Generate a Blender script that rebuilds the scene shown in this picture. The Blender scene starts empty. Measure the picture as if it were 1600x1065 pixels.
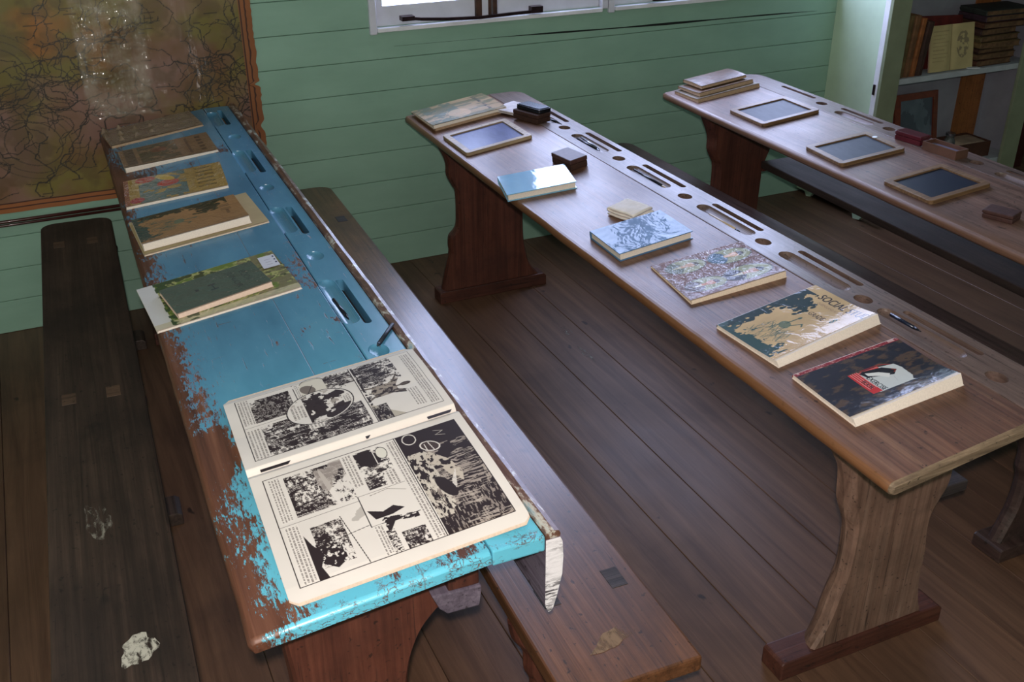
import bpy, bmesh, math, random
import numpy as np
from mathutils import Matrix, Vector, noise as mnoise

random.seed(7)
NR = np.random.RandomState(11)
scene = bpy.context.scene
COL = scene.collection
scene.view_settings.view_transform = 'Standard'
scene.view_settings.look = 'None'
scene.view_settings.exposure = 0.14
scene.view_settings.gamma = 0.92

# ------------------------------------------------------------------ helpers
def lin(c):
    c = np.asarray(c, float) / 255.0
    return np.where(c <= 0.04045, c / 12.92, ((c + 0.055) / 1.055) ** 2.4)

def L3(r, g, b):
    v = lin((r, g, b)); return (float(v[0]), float(v[1]), float(v[2]), 1.0)

def tag(o, label=None, cat=None, group=None, kind=None):
    if label: o['label'] = label
    if cat: o['category'] = cat
    if group: o['group'] = group
    if kind: o['kind'] = kind
    return o

def empty(name, mat=None, label=None, cat=None, group=None):
    o = bpy.data.objects.new(name, None); o.empty_display_size = 0.05
    COL.objects.link(o)
    if mat is not None: o.matrix_world = mat
    return tag(o, label, cat, group)

def link(name, me, mat, parent=None, M=None, smooth=False):
    o = bpy.data.objects.new(name, me); COL.objects.link(o)
    if mat is not None: me.materials.append(mat)
    if parent is not None: o.parent = parent
    if M is not None:
        if parent is not None: o.matrix_local = M
        else: o.matrix_world = M
    if smooth:
        for p in me.polygons: p.use_smooth = True
    return o

def from_bm(name, bm, mat, parent=None, M=None, smooth=False):
    bmesh.ops.recalc_face_normals(bm, faces=bm.faces)
    me = bpy.data.meshes.new(name); bm.to_mesh(me); bm.free()
    return link(name, me, mat, parent, M, smooth)

def add_box(bm, x0, x1, y0, y1, z0, z1, M=None):
    vs = [bm.verts.new((x, y, z)) for x in (x0, x1) for y in (y0, y1) for z in (z0, z1)]
    if M is not None:
        for v in vs: v.co = M @ v.co
    for f in ((0,1,3,2),(4,6,7,5),(0,4,5,1),(2,3,7,6),(0,2,6,4),(1,5,7,3)):
        bm.faces.new([vs[i] for i in f])
    return vs

def bevel_all(bm, w, seg=2, ang=0.5):
    es = [e for e in bm.edges if len(e.link_faces) == 2 and e.calc_face_angle(0) > ang]
    if es: bmesh.ops.bevel(bm, geom=es, offset=w, segments=seg, affect='EDGES', profile=0.6, clamp_overlap=True)

def box(name, x0, x1, y0, y1, z0, z1, mat, parent=None, M=None, bev=0.0, seg=2):
    bm = bmesh.new(); add_box(bm, x0, x1, y0, y1, z0, z1)
    bmesh.ops.recalc_face_normals(bm, faces=bm.faces)
    if bev: bevel_all(bm, bev, seg)
    return from_bm(name, bm, mat, parent, M)

def add_prism(bm, A, B):
    """loft between two equal-length loops of 3d points and cap them"""
    a = [bm.verts.new(p) for p in A]; b = [bm.verts.new(p) for p in B]
    n = len(a)
    for i in range(n):
        j = (i + 1) % n
        bm.faces.new((a[i], a[j], b[j], b[i]))
    bm.faces.new(a[::-1]); bm.faces.new(b)

def rounded_rect(x0, x1, y0, y1, r, n=5, corners=(1,1,1,1)):
    pts = []
    for (cx, cy, a0, on) in ((x1-r, y1-r, 0, corners[0]), (x0+r, y1-r, 90, corners[1]), (x0+r, y0+r, 180, corners[2]), (x1-r, y0+r, 270, corners[3])):
        if on:
            for i in range(n + 1):
                a = math.radians(a0 + 90 * i / n)
                pts.append((cx + r * math.cos(a), cy + r * math.sin(a)))
        else:
            a = math.radians(a0 + 45)
            pts.append((cx + r * math.copysign(1, math.cos(a)), cy + r * math.copysign(1, math.sin(a))))
    return pts

def smooth_curve(pts, sub=4):
    """Catmull-Rom through 2d points"""
    out = []
    P = [pts[0]] + list(pts) + [pts[-1]]
    for i in range(1, len(P) - 2):
        p0, p1, p2, p3 = [np.array(P[k], float) for k in (i-1, i, i+1, i+2)]
        for t in np.linspace(0, 1, sub, endpoint=False):
            out.append(tuple(0.5 * (2*p1 + (p2-p0)*t + (2*p0-5*p1+4*p2-p3)*t*t + (3*p1-p0-3*p2+p3)*t**3)))
    out.append(tuple(pts[-1]))
    return out

def cyl(bm, p0, p1, r0, r1=None, n=12):
    p0 = Vector(p0); p1 = Vector(p1); r1 = r0 if r1 is None else r1
    d = (p1 - p0).normalized()
    a = d.orthogonal().normalized(); b = d.cross(a)
    A = [p0 + (a*math.cos(t) + b*math.sin(t))*r0 for t in [2*math.pi*i/n for i in range(n)]]
    B = [p1 + (a*math.cos(t) + b*math.sin(t))*r1 for t in [2*math.pi*i/n for i in range(n)]]
    add_prism(bm, A, B)

# ------------------------------------------------------------------ materials
class NT:
    def __init__(s, name):
        s.m = bpy.data.materials.new(name); s.m.use_nodes = True
        s.t = s.m.node_tree; s.n = s.t.nodes; s.l = s.t.links
        s.b = s.n['Principled BSDF']; s.out = s.n['Material Output']
    def node(s, typ, **kw):
        n = s.n.new(typ)
        for k, v in kw.items():
            if k.startswith('i_'):
                key = k[2:]; key = int(key) if key.isdigit() else key.replace('_', ' ')
                n.inputs[key].default_value = v
            else: setattr(n, k, v)
        return n
    def lk(s, a, b): s.l.new(a, b)
    def coord(s, scale=(1,1,1), out='Object', loc=(0,0,0), rot=(0,0,0)):
        if not hasattr(s, 'tc'): s.tc = s.node('ShaderNodeTexCoord')
        mp = s.node('ShaderNodeMapping'); mp.inputs['Scale'].default_value = scale
        mp.inputs['Location'].default_value = loc; mp.inputs['Rotation'].default_value = rot
        s.lk(s.tc.outputs[out], mp.inputs[0]); return mp.outputs[0]
    def noise(s, vec, scale, detail=4, rough=0.6, dist=0.0):
        n = s.node('ShaderNodeTexNoise'); n.inputs['Scale'].default_value = scale
        n.inputs['Detail'].default_value = detail; n.inputs['Roughness'].default_value = rough
        n.inputs['Distortion'].default_value = dist
        s.lk(vec, n.inputs['Vector']); return n.outputs['Fac']
    def ramp(s, fac, stops, interp='LINEAR'):
        r = s.node('ShaderNodeValToRGB'); r.color_ramp.interpolation = interp
        e = r.color_ramp.elements
        while len(e) < len(stops): e.new(0.5)
        for i, (p, c) in enumerate(stops):
            e[i].position = p; e[i].color = c if len(c) == 4 else (*c, 1)
        s.lk(fac, r.inputs[0]); return r.outputs[0]
    def step(s, fac, a, b):
        m = s.node('ShaderNodeMapRange'); m.inputs[1].default_value = a; m.inputs[2].default_value = b
        m.interpolation_type = 'SMOOTHSTEP'
        s.lk(fac, m.inputs[0]); return m.outputs[0]
    def math(s, op, a, b=None, clamp=False):
        m = s.node('ShaderNodeMath', operation=op, use_clamp=clamp)
        for i, v in enumerate((a, b)):
            if v is None: continue
            if isinstance(v, (int, float)): m.inputs[i].default_value = v
            else: s.lk(v, m.inputs[i])
        return m.outputs[0]
    def mix(s, fac, a, b, mode='MIX'):
        m = s.node('ShaderNodeMix', data_type='RGBA', blend_type=mode)
        for sock, v in ((m.inputs[0], fac), (m.inputs[6], a), (m.inputs[7], b)):
            if isinstance(v, (int, float)): sock.default_value = v
            elif isinstance(v, tuple): sock.default_value = v if len(v) == 4 else (*v, 1)
            else: s.lk(v, sock)
        return m.outputs[2]
    def sep(s, vec):
        x = s.node('ShaderNodeSeparateXYZ'); s.lk(vec, x.inputs[0]); return x.outputs
    def bump(s, h, strength=0.3, dist=0.002):
        b = s.node('ShaderNodeBump'); b.inputs['Strength'].default_value = strength
        b.inputs['Distance'].default_value = dist
        s.lk(h, b.inputs['Height']); s.lk(b.outputs[0], s.b.inputs['Normal']); return b
    def base(s, v):
        if isinstance(v, tuple): s.b.inputs['Base Color'].default_value = v if len(v) == 4 else (*v, 1)
        else: s.lk(v, s.b.inputs['Base Color'])
    def rough(s, v):
        if isinstance(v, (int, float)): s.b.inputs['Roughness'].default_value = v
        else: s.lk(v, s.b.inputs['Roughness'])
    def coat(s, w, r=0.1):
        s.b.inputs['Coat Weight'].default_value = w; s.b.inputs['Coat Roughness'].default_value = r

def wood(name, dark, mid, light, r0=0.3, r1=0.55, seed=0.0, gs=1.0, bump=0.25, stain=0.5, edge=None, spots=0.0, axis='y', coat=0.0):
    t = NT(name)
    sc = {'y': (84*gs, 1.7*gs, 84*gs), 'x': (1.5*gs, 64*gs, 64*gs), 'z': (64*gs, 64*gs, 1.7*gs)}[axis]
    v = t.coord(sc, loc=(seed, seed*1.7, seed*0.3))
    g = t.noise(v, 1.0, 6, 0.65, 0.6)
    v2 = t.coord(tuple(c*2.8 for c in sc), loc=(seed*2, 0, 0))
    g2 = t.noise(v2, 1.0, 3, 0.7)
    v3 = t.coord((3.5, 1.6, 3.5), loc=(seed, seed, 0))
    big = t.noise(v3, 1.3, 5, 0.6, 0.3)
    c = t.ramp(g, [(0.18, dark), (0.5, mid), (0.84, light)])
    c = t.mix(1.0, c, t.ramp(g2, [(0.3, (0.74,)*3), (0.6, (1.06,)*3)]), 'MULTIPLY')
    bl = t.noise(t.coord((7, 4, 7), loc=(seed*5, 1, 2)), 1.0, 6, 0.72, 0.4)
    c = t.mix(0.8, c, t.ramp(bl, [(0.32, (0.66,)*3), (0.6, (1.12,)*3)]), 'MULTIPLY')
    ln = t.noise(t.coord({'y': (150, 5, 150), 'x': (5, 150, 150), 'z': (150, 150, 5)}[axis], loc=(seed, 3, 1)), 1.0, 2, 0.5)
    c = t.mix(t.math('MULTIPLY', t.step(ln, 0.66, 0.72), 0.6), c, (0.014, 0.009, 0.008, 1))
    c = t.mix(t.math('MULTIPLY', t.step(big, 0.45, 0.7), stain), c, dark)
    fine = t.noise(t.coord((90, 60, 90)), 1.0, 2, 0.6)
    pits = t.step(fine, 0.64, 0.72)
    c = t.mix(t.math('MULTIPLY', pits, 0.7), c, (0.012, 0.008, 0.007, 1))
    if spots:
        sp = t.noise(t.coord((9, 5, 9), loc=(seed*3, 2, 1)), 1.0, 3, 0.5)
        c = t.mix(t.math('MULTIPLY', t.step(sp, 0.66, 0.72), spots), c, (0.01, 0.008, 0.008, 1))
    if edge is not None:
        # worn, warm timber along the front edge; edge = (x0, x1, colour)
        x = t.sep(t.coord())[0]
        w = t.noise(t.coord((6, 3, 6)), 1.0, 4, 0.6)
        m = t.math('ADD', x, t.math('MULTIPLY', w, -0.05))
        k = t.math('SUBTRACT', 1.0, t.step(m, edge[0], edge[1]))
        c = t.mix(t.math('MULTIPLY', k, 0.75), c, edge[2], 'MIX')
        c = t.mix(0.35, c, t.ramp(g2, [(0.3, (0.75,)*3), (0.6, (1.1,)*3)]), 'MULTIPLY')
    t.base(c)
    rr = t.node('ShaderNodeMapRange'); t.lk(big, rr.inputs[0])
    rr.inputs[1].default_value = 0.3; rr.inputs[2].default_value = 0.7
    rr.inputs[3].default_value = r0; rr.inputs[4].default_value = r1
    t.rough(rr.outputs[0])
    t.bump(t.math('ADD', t.math('ADD', t.math('MULTIPLY', g, 0.5), t.math('MULTIPLY', g2, 0.35)), t.math('MULTIPLY', bl, 0.4)), bump*1.3, 0.003)
    if coat: t.coat(coat, 0.25)
    return t.m

def plain(name, col, rough=0.5, metal=0.0, var=0.15, vs=20, coat=0.0, bump=0.0, bs=60):
    t = NT(name)
    n = t.noise(t.coord(), vs, 4, 0.6)
    a = tuple(c*(1-var) for c in col[:3]) + (1,); b = tuple(min(1, c*(1+var)) for c in col[:3]) + (1,)
    t.base(t.ramp(n, [(0.35, a), (0.65, b)]))
    t.rough(rough); t.b.inputs['Metallic'].default_value = metal
    if coat: t.coat(coat, 0.08)
    if bump: t.bump(t.noise(t.coord(), bs, 4, 0.6), bump, 0.002)
    return t.m

def printed(name, rough=0.5, coat=0.0, crinkle=0.0, cr=0.08, cs=14, spec=0.5, aniso=(1,1,1), cb=0.05, film=0.0):
    """paper or card whose printing is stored as a colour attribute on the mesh"""
    t = NT(name)
    a = t.node('ShaderNodeAttribute'); a.attribute_name = 'print'
    t.base(a.outputs['Color'])
    t.rough(rough)
    t.b.inputs['Specular IOR Level'].default_value = 0.08 if coat > 0.45 else spec
    if coat:
        t.coat(coat, cr)
        n1 = t.noise(t.coord(aniso), cs, 3, 0.55, 0.8)
        n2 = t.noise(t.coord(aniso, loc=(3, 1, 5)), cs*3.3, 2, 0.6, 0.4)
        h = t.math('ADD', n1, t.math('MULTIPLY', n2, 0.35))
        b = t.node('ShaderNodeBump'); b.inputs['Strength'].default_value = crinkle
        b.inputs['Distance'].default_value = cb
        t.lk(h, b.inputs['Height']); t.lk(b.outputs[0], t.b.inputs['Coat Normal'])
    return t.m

# timber colours
M_d2 = wood('worn_desk_timber', L3(74,46,36), L3(114,80,62), L3(138,106,84), 0.36, 0.52, 1.3, 0.8, 0.25, 0.45, edge=(-0.03, 0.025, L3(124,84,52)), coat=0.25)
M_d2s = wood('grey_desk_timber', L3(84,66,60), L3(114,94,86), L3(136,116,106), 0.3, 0.46, 4.1, 0.8, 0.25, 0.3)
M_d3 = wood('pale_desk_timber', L3(78,54,46), L3(114,86,74), L3(140,112,98), 0.36, 0.52, 7.7, 0.8, 0.25, 0.3, edge=(-0.02, 0.03, L3(118,84,62)), coat=0.15)
M_d3s = wood('pale_rail_timber', L3(80,62,56), L3(108,88,80), L3(132,112,102), 0.34, 0.5, 9.1, 0.8, 0.25, 0.3)
M_leg = wood('leg_timber', L3(58,30,24), L3(92,52,40), L3(114,70,54), 0.42, 0.6, 2.2, 0.7, 0.3, 0.4, axis='z')
M_legn = wood('pale_worn_leg_timber', L3(88,64,54), L3(126,98,84), L3(148,122,108), 0.45, 0.65, 3.2, 0.7, 0.35, 0.35, axis='z')
M_foot = wood('foot_timber', L3(50,26,20), L3(84,48,38), L3(102,64,50), 0.4, 0.6, 5.2, 0.8, 0.3, 0.4, axis='x')
M_bench1 = wood('dark_bench_timber', L3(36,28,25), L3(66,52,45), L3(90,72,62), 0.5, 0.7, 6.4, 0.7, 0.3, 0.6, spots=0.8)
M_bench2 = wood('polished_bench_timber', L3(56,34,22), L3(104,68,44), L3(126,86,58), 0.30, 0.44, 8.8, 0.7, 0.22, 0.4, spots=0.6, coat=0.5)
M_bench3 = wood('brown_bench_timber', L3(46,34,32), L3(76,58,54), L3(96,76,70), 0.3, 0.5, 12.1, 0.7, 0.25, 0.4)
M_bench4 = wood('dark_shelf_timber', L3(40,30,27), L3(64,50,45), L3(82,66,58), 0.55, 0.75, 14.1, 0.7, 0.25, 0.4)  # matte dark brown timber of the attached shelf
M_mort = wood('tenon_end_timber', L3(56,44,38), L3(98,76,62), L3(120,96,80), 0.5, 0.7, 3.7, 1.6, 0.3, 0.2, axis='x')
M_mortd = wood('dark_tenon_timber', L3(36,30,30), L3(62,54,54), L3(84,74,72), 0.5, 0.7, 3.9, 1.6, 0.3, 0.2, axis='x')
M_whitepaint = plain('chipped_white_paint', L3(205,200,205), 0.5, var=0.35, vs=30, bump=0.5, bs=40)
M_apron = wood('lilac_grey_board', L3(70,62,72), L3(112,102,116), L3(140,130,142), 0.4, 0.6, 4.7, 0.8, 0.3, 0.3)

M_endg = wood('rough_end_grain', L3(74,58,46), L3(128,108,88), L3(160,140,116), 0.6, 0.8, 41, 1.5, 0.8, 0.4, axis='x')

def blue_paint(name, strip=False):
    t = NT(name)
    o = t.sep(t.coord()); x, y, z = o[0], o[1], o[2]
    v = t.coord((34, 1.6, 34)); g = t.noise(v, 1.0, 6, 0.65, 0.6)
    wd = t.ramp(g, [(0.3, L3(58,34,26)), (0.5, L3(98,62,46)), (0.72, L3(124,84,64))])
    pn = t.noise(t.coord((3, 1.2, 3)), 2.0, 4, 0.6)
    # flash falloff put into the paint colour: darker at the wall, brighter near
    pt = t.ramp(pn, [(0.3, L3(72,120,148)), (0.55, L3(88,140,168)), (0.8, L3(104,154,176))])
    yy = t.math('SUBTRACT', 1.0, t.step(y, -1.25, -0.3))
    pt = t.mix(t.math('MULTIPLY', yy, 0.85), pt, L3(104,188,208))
    # wear: rubbed patches elongated across the desk near the front edge and end
    n1 = t.noise(t.coord((20, 10, 20)), 1.0, 8, 0.72, 0.5)
    n2 = t.noise(t.coord((150, 40, 60), loc=(2, 3, 1)), 1.0, 8, 0.82, 0.3)
    n3 = t.noise(t.coord((4.0, 3.0, 4.0), loc=(7, 3, 1)), 1.0, 3, 0.6)
    nn = t.math('ADD', t.math('MULTIPLY', n1, 0.32), t.math('MULTIPLY', n2, 0.68))
    if not strip:
        # width of the bare band grows towards the near end
        band = t.math('ADD', 0.026, t.math('MULTIPLY', t.math('SUBTRACT', 1.0, t.step(y, -0.9, 0.2)), 0.020))
        d = t.math('DIVIDE', t.math('SUBTRACT', x, band), 0.075)
        d = t.math('MINIMUM', t.math('MAXIMUM', d, -1.6), 1.0)
        endc = t.math('MULTIPLY', t.math('SUBTRACT', 1.0, t.step(y, -1.225, -1.13)), t.math('SUBTRACT', 1.0, t.step(x, 0.18, 0.34)))
        thr = t.math('ADD', 0.50, t.math('MULTIPLY', d, 0.15))
        thr = t.math('SUBTRACT', thr, t.math('MULTIPLY', endc, 0.075))
        thr = t.math('SUBTRACT', thr, t.math('MULTIPLY', t.step(n3, 0.46, 0.66), 0.15))
        thr = t.math('ADD', thr, t.math('MULTIPLY', t.math('SUBTRACT', 1.0, t.step(y, -1.2255, -1.2215)), 0.10))
        wear = t.math('SUBTRACT', nn, thr)
        wear = t.step(wear, -0.008, 0.008)
    else:
        thr = t.math('SUBTRACT', 0.66, t.math('MULTIPLY', t.step(n3, 0.55, 0.75), 0.06))
        wear = t.step(t.math('SUBTRACT', nn, thr), -0.01, 0.01)
    scr = t.noise(t.coord((130, 9, 130), rot=(0, 0, 0.25)), 1.0, 4, 0.7)
    wear = t.math('MAXIMUM', wear, t.math('MULTIPLY', t.step(scr, 0.655, 0.70), 0.65))
    scr2 = t.noise(t.coord((10, 120, 60), rot=(0, 0, 0.1), loc=(4, 2, 2)), 1.0, 4, 0.7)
    wear = t.math('MAXIMUM', wear, t.math('MULTIPLY', t.step(scr2, 0.68, 0.71), 0.8))
    if not strip:
        ln = t.math('ABSOLUTE', t.math('SUBTRACT', x, t.math('ADD', 0.254, t.math('MULTIPLY', t.noise(t.coord((1, 2, 1)), 1.0, 2, 0.5), 0.006))))
        wear = t.math('MAXIMUM', wear, t.math('MULTIPLY', t.math('SUBTRACT', 1.0, t.step(ln, 0.0004, 0.0011)), 0.55))
    vo = t.node('ShaderNodeTexVoronoi', feature='DISTANCE_TO_EDGE'); vo.inputs['Scale'].default_value = 1.0
    wv = t.node('ShaderNodeVectorMath', operation='ADD'); t.lk(t.coord((70, 60, 110)), wv.inputs[0])
    nz = t.node('ShaderNodeTexNoise'); nz.inputs['Scale'].default_value = 60; nz.inputs['Detail'].default_value = 4; t.lk(t.tc.outputs['Object'], nz.inputs['Vector'])
    sc_ = t.node('ShaderNodeVectorMath', operation='SCALE'); sc_.inputs[3].default_value = 3.0; t.lk(nz.outputs['Color'], sc_.inputs[0]); t.lk(sc_.outputs[0], wv.inputs[1])
    t.lk(wv.outputs[0], vo.inputs['Vector'])
    ck = t.math('SUBTRACT', 1.0, t.step(vo.outputs['Distance'], 0.02, 0.08))
    ck = t.math('MULTIPLY', ck, t.math('SUBTRACT', 1.0, t.step(y, -1.224, -1.19)))
    ck = t.math('MULTIPLY', ck, t.step(t.noise(t.coord((16, 16, 30), loc=(3, 0, 0)), 1.0, 4, 0.7), 0.46, 0.56))
    wear = t.math('MAXIMUM', wear, t.math('MULTIPLY', ck, 0.85))
    t.base(t.mix(wear, pt, wd))
    t.rough(t.math('ADD', 0.27, t.math('MULTIPLY', wear, 0.22)))
    t.bump(t.math('ADD', t.math('MULTIPLY', wear, -0.8), t.math('MULTIPLY', g, 0.25)), 0.5, 0.0012)
    return t.m

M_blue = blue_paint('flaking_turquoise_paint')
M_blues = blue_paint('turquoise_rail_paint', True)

def ridge_mat():
    t = NT('scuffed_ridge_paint')
    n = t.noise(t.coord((40, 14, 40)), 1.0, 6, 0.7, 0.4)
    t.base(t.ramp(n, [(0.42, L3(90,62,50)), (0.54, L3(112,84,72)), (0.60, L3(186,180,168)), (0.7, L3(120,150,160))]))
    t.rough(0.3); t.bump(n, 0.4, 0.002); return t.m
M_ridge = ridge_mat()

def endpaint():
    t = NT('crackled_white_end_paint')
    n = t.noise(t.coord((30, 30, 160)), 1.0, 5, 0.75, 0.3)
    n2 = t.noise(t.coord((8, 8, 16), loc=(1, 5, 2)), 1.0, 3, 0.6)
    m = t.math('MULTIPLY', t.step(n, 0.46, 0.54), t.step(n2, 0.34, 0.52))
    t.base(t.mix(m, L3(226,222,224), L3(84,80,84))); t.rough(0.45); t.bump(n, 0.4, 0.002); return t.m
M_endp = endpaint()

def wall_paint():
    t = NT('pale_green_wall_paint')
    n = t.noise(t.coord((1.5, 1.5, 4)), 2.0, 4, 0.6)
    c = t.ramp(n, [(0.3, L3(140,172,154)), (0.7, L3(152,184,166))])
    f = t.noise(t.coord((3, 3, 60)), 2.0, 4, 0.7)
    c = t.mix(t.math('MULTIPLY', t.step(f, 0.6, 0.75), 0.12), c, L3(90,120,100))
    t.base(c); t.rough(0.42); t.bump(t.noise(t.coord((4, 4, 40)), 3, 4, 0.6), 0.06, 0.003)
    return t.m
M_wall = wall_paint()
M_groove = plain('dark_board_gap', L3(28,34,30), 0.9)
M_winpaint = plain('window_white_paint', L3(214,212,224), 0.4, var=0.06, vs=8)
M_sill = plain('sill_white_paint', L3(232,230,236), 0.35, var=0.08, vs=10)
M_rust = plain('dark_stained_timber', L3(72,48,38), 0.5, var=0.5, vs=25)
M_stay = plain('dark_bronze_metal', L3(58,40,44), 0.35, metal=0.6, var=0.4, vs=40)
M_ceil = plain('ceiling_paint', L3(150,160,150), 0.8)

def glass():
    t = NT('window_glass')
    tr = t.node('ShaderNodeBsdfTransparent'); tr.inputs[0].default_value = (0.96, 0.98, 0.97, 1)
    gl = t.node('ShaderNodeBsdfGlossy'); gl.inputs['Roughness'].default_value = 0.02
    mx = t.node('ShaderNodeMixShader'); mx.inputs[0].default_value = 0.06
    t.lk(tr.outputs[0], mx.inputs[1]); t.lk(gl.outputs[0], mx.inputs[2]); t.lk(mx.outputs[0], t.out.inputs[0])
    return t.m
M_glass = glass()

def floor_mat():
    t = NT('floorboard_timber')
    o = t.sep(t.coord()); x, y = o[0], o[1]
    bi = t.math('FLOOR', t.math('DIVIDE', t.math('SUBTRACT', x, 1.716 - 0.178*30), 0.178))
    wn = t.node('ShaderNodeTexWhiteNoise', noise_dimensions='1D'); t.lk(bi, wn.inputs['W'])
    comb = t.node('ShaderNodeCombineXYZ'); t.lk(t.math('MULTIPLY', bi, 3.7), comb.inputs[1]); t.lk(t.math('MULTIPLY', bi, 1.3), comb.inputs[2])
    add = t.node('ShaderNodeVectorMath', operation='ADD'); t.lk(t.coord((30, 1.4, 30)), add.inputs[0]); t.lk(comb.outputs[0], add.inputs[1])
    g = t.noise(add.outputs[0], 1.0, 6, 0.65, 0.8)
    c = t.ramp(g, [(0.25, L3(76,52,38)), (0.5, L3(104,76,58)), (0.78, L3(126,94,72))])
    c = t.mix(0.55, c, t.ramp(wn.outputs[0], [(0.0, (0.62,)*3), (1.0, (1.15,)*3)]), 'MULTIPLY')
    big = t.noise(t.coord((1.4, 0.9, 1)), 1.5, 5, 0.6, 0.4)
    c = t.mix(t.math('MULTIPLY', t.step(big, 0.5, 0.68), 0.4), c, L3(48,34,28))
    sp = t.noise(t.coord((16, 9, 1), loc=(3, 1, 0)), 1.0, 3, 0.5)
    c = t.mix(t.math('MULTIPLY', t.step(sp, 0.69, 0.74), 0.75), c, L3(24,18,18))
    sc = t.noise(t.coord((26, 40, 1), loc=(9, 4, 0)), 1.0, 5, 0.75)
    c = t.mix(t.math('MULTIPLY', t.step(sc, 0.70, 0.78), 0.25), c, L3(150,130,115))
    t.base(c)
    t.rough(t.math('ADD', 0.36, t.math('MULTIPLY', big, 0.3)))
    t.bump(g, 0.25, 0.003)
    return t.m
M_floor = floor_mat()

# ------------------------------------------------------------------ raster canvas for printed surfaces
def vnoise(h, w, sy, sx, seed):
    r = np.random.RandomState(seed)
    gy = int(h / sy) + 3; gx = int(w / sx) + 3
    g = r.rand(gy, gx)
    yy = np.arange(h) / sy; xx = np.arange(w) / sx
    y0 = yy.astype(int); x0 = xx.astype(int)
    fy = (yy - y0)[:, None]; fx = (xx - x0)[None, :]
    fy = fy*fy*(3-2*fy); fx = fx*fx*(3-2*fx)
    a = g[y0][:, x0]; b = g[y0][:, x0+1]; c = g[y0+1][:, x0]; d = g[y0+1][:, x0+1]
    return a*(1-fy)*(1-fx) + b*(1-fy)*fx + c*fy*(1-fx) + d*fy*fx

def fbm(h, w, sy, sx, seed, oct=4, gain=0.55):
    o = np.zeros((h, w)); a = 1; s = 0
    for i in range(oct):
        o += a*vnoise(h, w, max(1.0, sy/2**i), max(1.0, sx/2**i), seed+i*13); s += a; a *= gain
    return o / s

_glyphs = {}
def text_polys(txt):
    if txt in _glyphs: return _glyphs[txt]
    cu = bpy.data.curves.new('lettering', 'FONT'); cu.body = txt; cu.size = 1.0; cu.resolution_u = 3
    ob = bpy.data.objects.new('lettering', cu); COL.objects.link(ob)
    dg = bpy.context.evaluated_depsgraph_get(); dg.update()
    me = bpy.data.meshes.new_from_object(ob.evaluated_get(dg))
    co = np.array([v.co[:2] for v in me.vertices]); tris = [[co[i] for i in p.vertices] for p in me.polygons]
    COL.objects.unlink(ob); bpy.data.objects.remove(ob); bpy.data.curves.remove(cu); bpy.data.meshes.remove(me)
    mn = co.min(0); mx = co.max(0)
    tris = [[(p - mn) / (mx - mn) for p in t] for t in tris]
    _glyphs[txt] = (tris, (mx - mn)[0] / (mx - mn)[1]); return _glyphs[txt]

class Canvas:
    """u runs left to right, v bottom to top, both 0..1; colours are sRGB 0..255"""
    def __init__(s, w, h, col, aspect=None):
        s.w, s.h = w, h
        s.a = np.zeros((h, w, 3)) + np.array(col, float)
        s.U, s.V = np.meshgrid((np.arange(w)+0.5)/w, (np.arange(h)+0.5)/h)
    def put(s, mask, col, alpha=1.0):
        m = np.clip(mask.astype(float), 0, 1)[..., None]*alpha
        s.a = s.a*(1-m) + np.array(col, float)*m
    def rect(s, u0, v0, u1, v1): return (s.U >= u0) & (s.U <= u1) & (s.V >= v0) & (s.V <= v1)
    def ell(s, cu, cv, ru, rv, rot=0.0):
        c, n = math.cos(rot), math.sin(rot); x = s.U-cu; y = s.V-cv
        return ((x*c+y*n)/ru)**2 + ((-x*n+y*c)/rv)**2
    def poly(s, pts):
        inside = np.zeros((s.h, s.w), bool); n = len(pts)
        for i in range(n):
            x1, y1 = pts[i]; x2, y2 = pts[(i+1) % n]
            if y1 == y2: continue
            c = ((s.V < y1) != (s.V < y2)) & (s.U < (x2-x1)*(s.V-y1)/(y2-y1) + x1)
            inside ^= c
        return inside
    def line(s, pts, wpx):
        m = np.zeros((s.h, s.w), bool)
        X = s.U*s.w; Y = s.V*s.h
        for (x1, y1), (x2, y2) in zip(pts[:-1], pts[1:]):
            x1 *= s.w; x2 *= s.w; y1 *= s.h; y2 *= s.h
            lo = max(0, int(min(y1, y2)-wpx-1)); hi = min(s.h, int(max(y1, y2)+wpx+2))
            l2 = max(0, int(min(x1, x2)-wpx-1)); h2 = min(s.w, int(max(x1, x2)+wpx+2))
            if lo >= hi or l2 >= h2: continue
            x = X[lo:hi, l2:h2]; y = Y[lo:hi, l2:h2]
            d = max(1e-6, (x2-x1)**2+(y2-y1)**2)
            t = np.clip(((x-x1)*(x2-x1)+(y-y1)*(y2-y1))/d, 0, 1)
            m[lo:hi, l2:h2] |= ((x-x1-t*(x2-x1))**2 + (y-y1-t*(y2-y1))**2) <= (wpx/2)**2
        return m
    def frame(s, u0, v0, u1, v1, wpx=1.4): return s.line([(u0, v0), (u1, v0), (u1, v1), (u0, v1), (u0, v0)], wpx)
    def text(s, txt, u0, v0, u1, v1, col, alpha=1.0, embolden=0.0):
        tris, _ = text_polys(txt); m = np.zeros((s.h, s.w), bool)
        for t in tris:
            P = [(u0+p[0]*(u1-u0), v0+p[1]*(v1-v0)) for p in t]
            m |= s.poly(P)
            if embolden: m |= s.poly([(a+embolden, b) for a, b in P])
        s.put(m, col, alpha)
    def n(s, su, sv, seed, oct=4): return fbm(s.h, s.w, sv*s.h, su*s.w, seed, oct)

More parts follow.
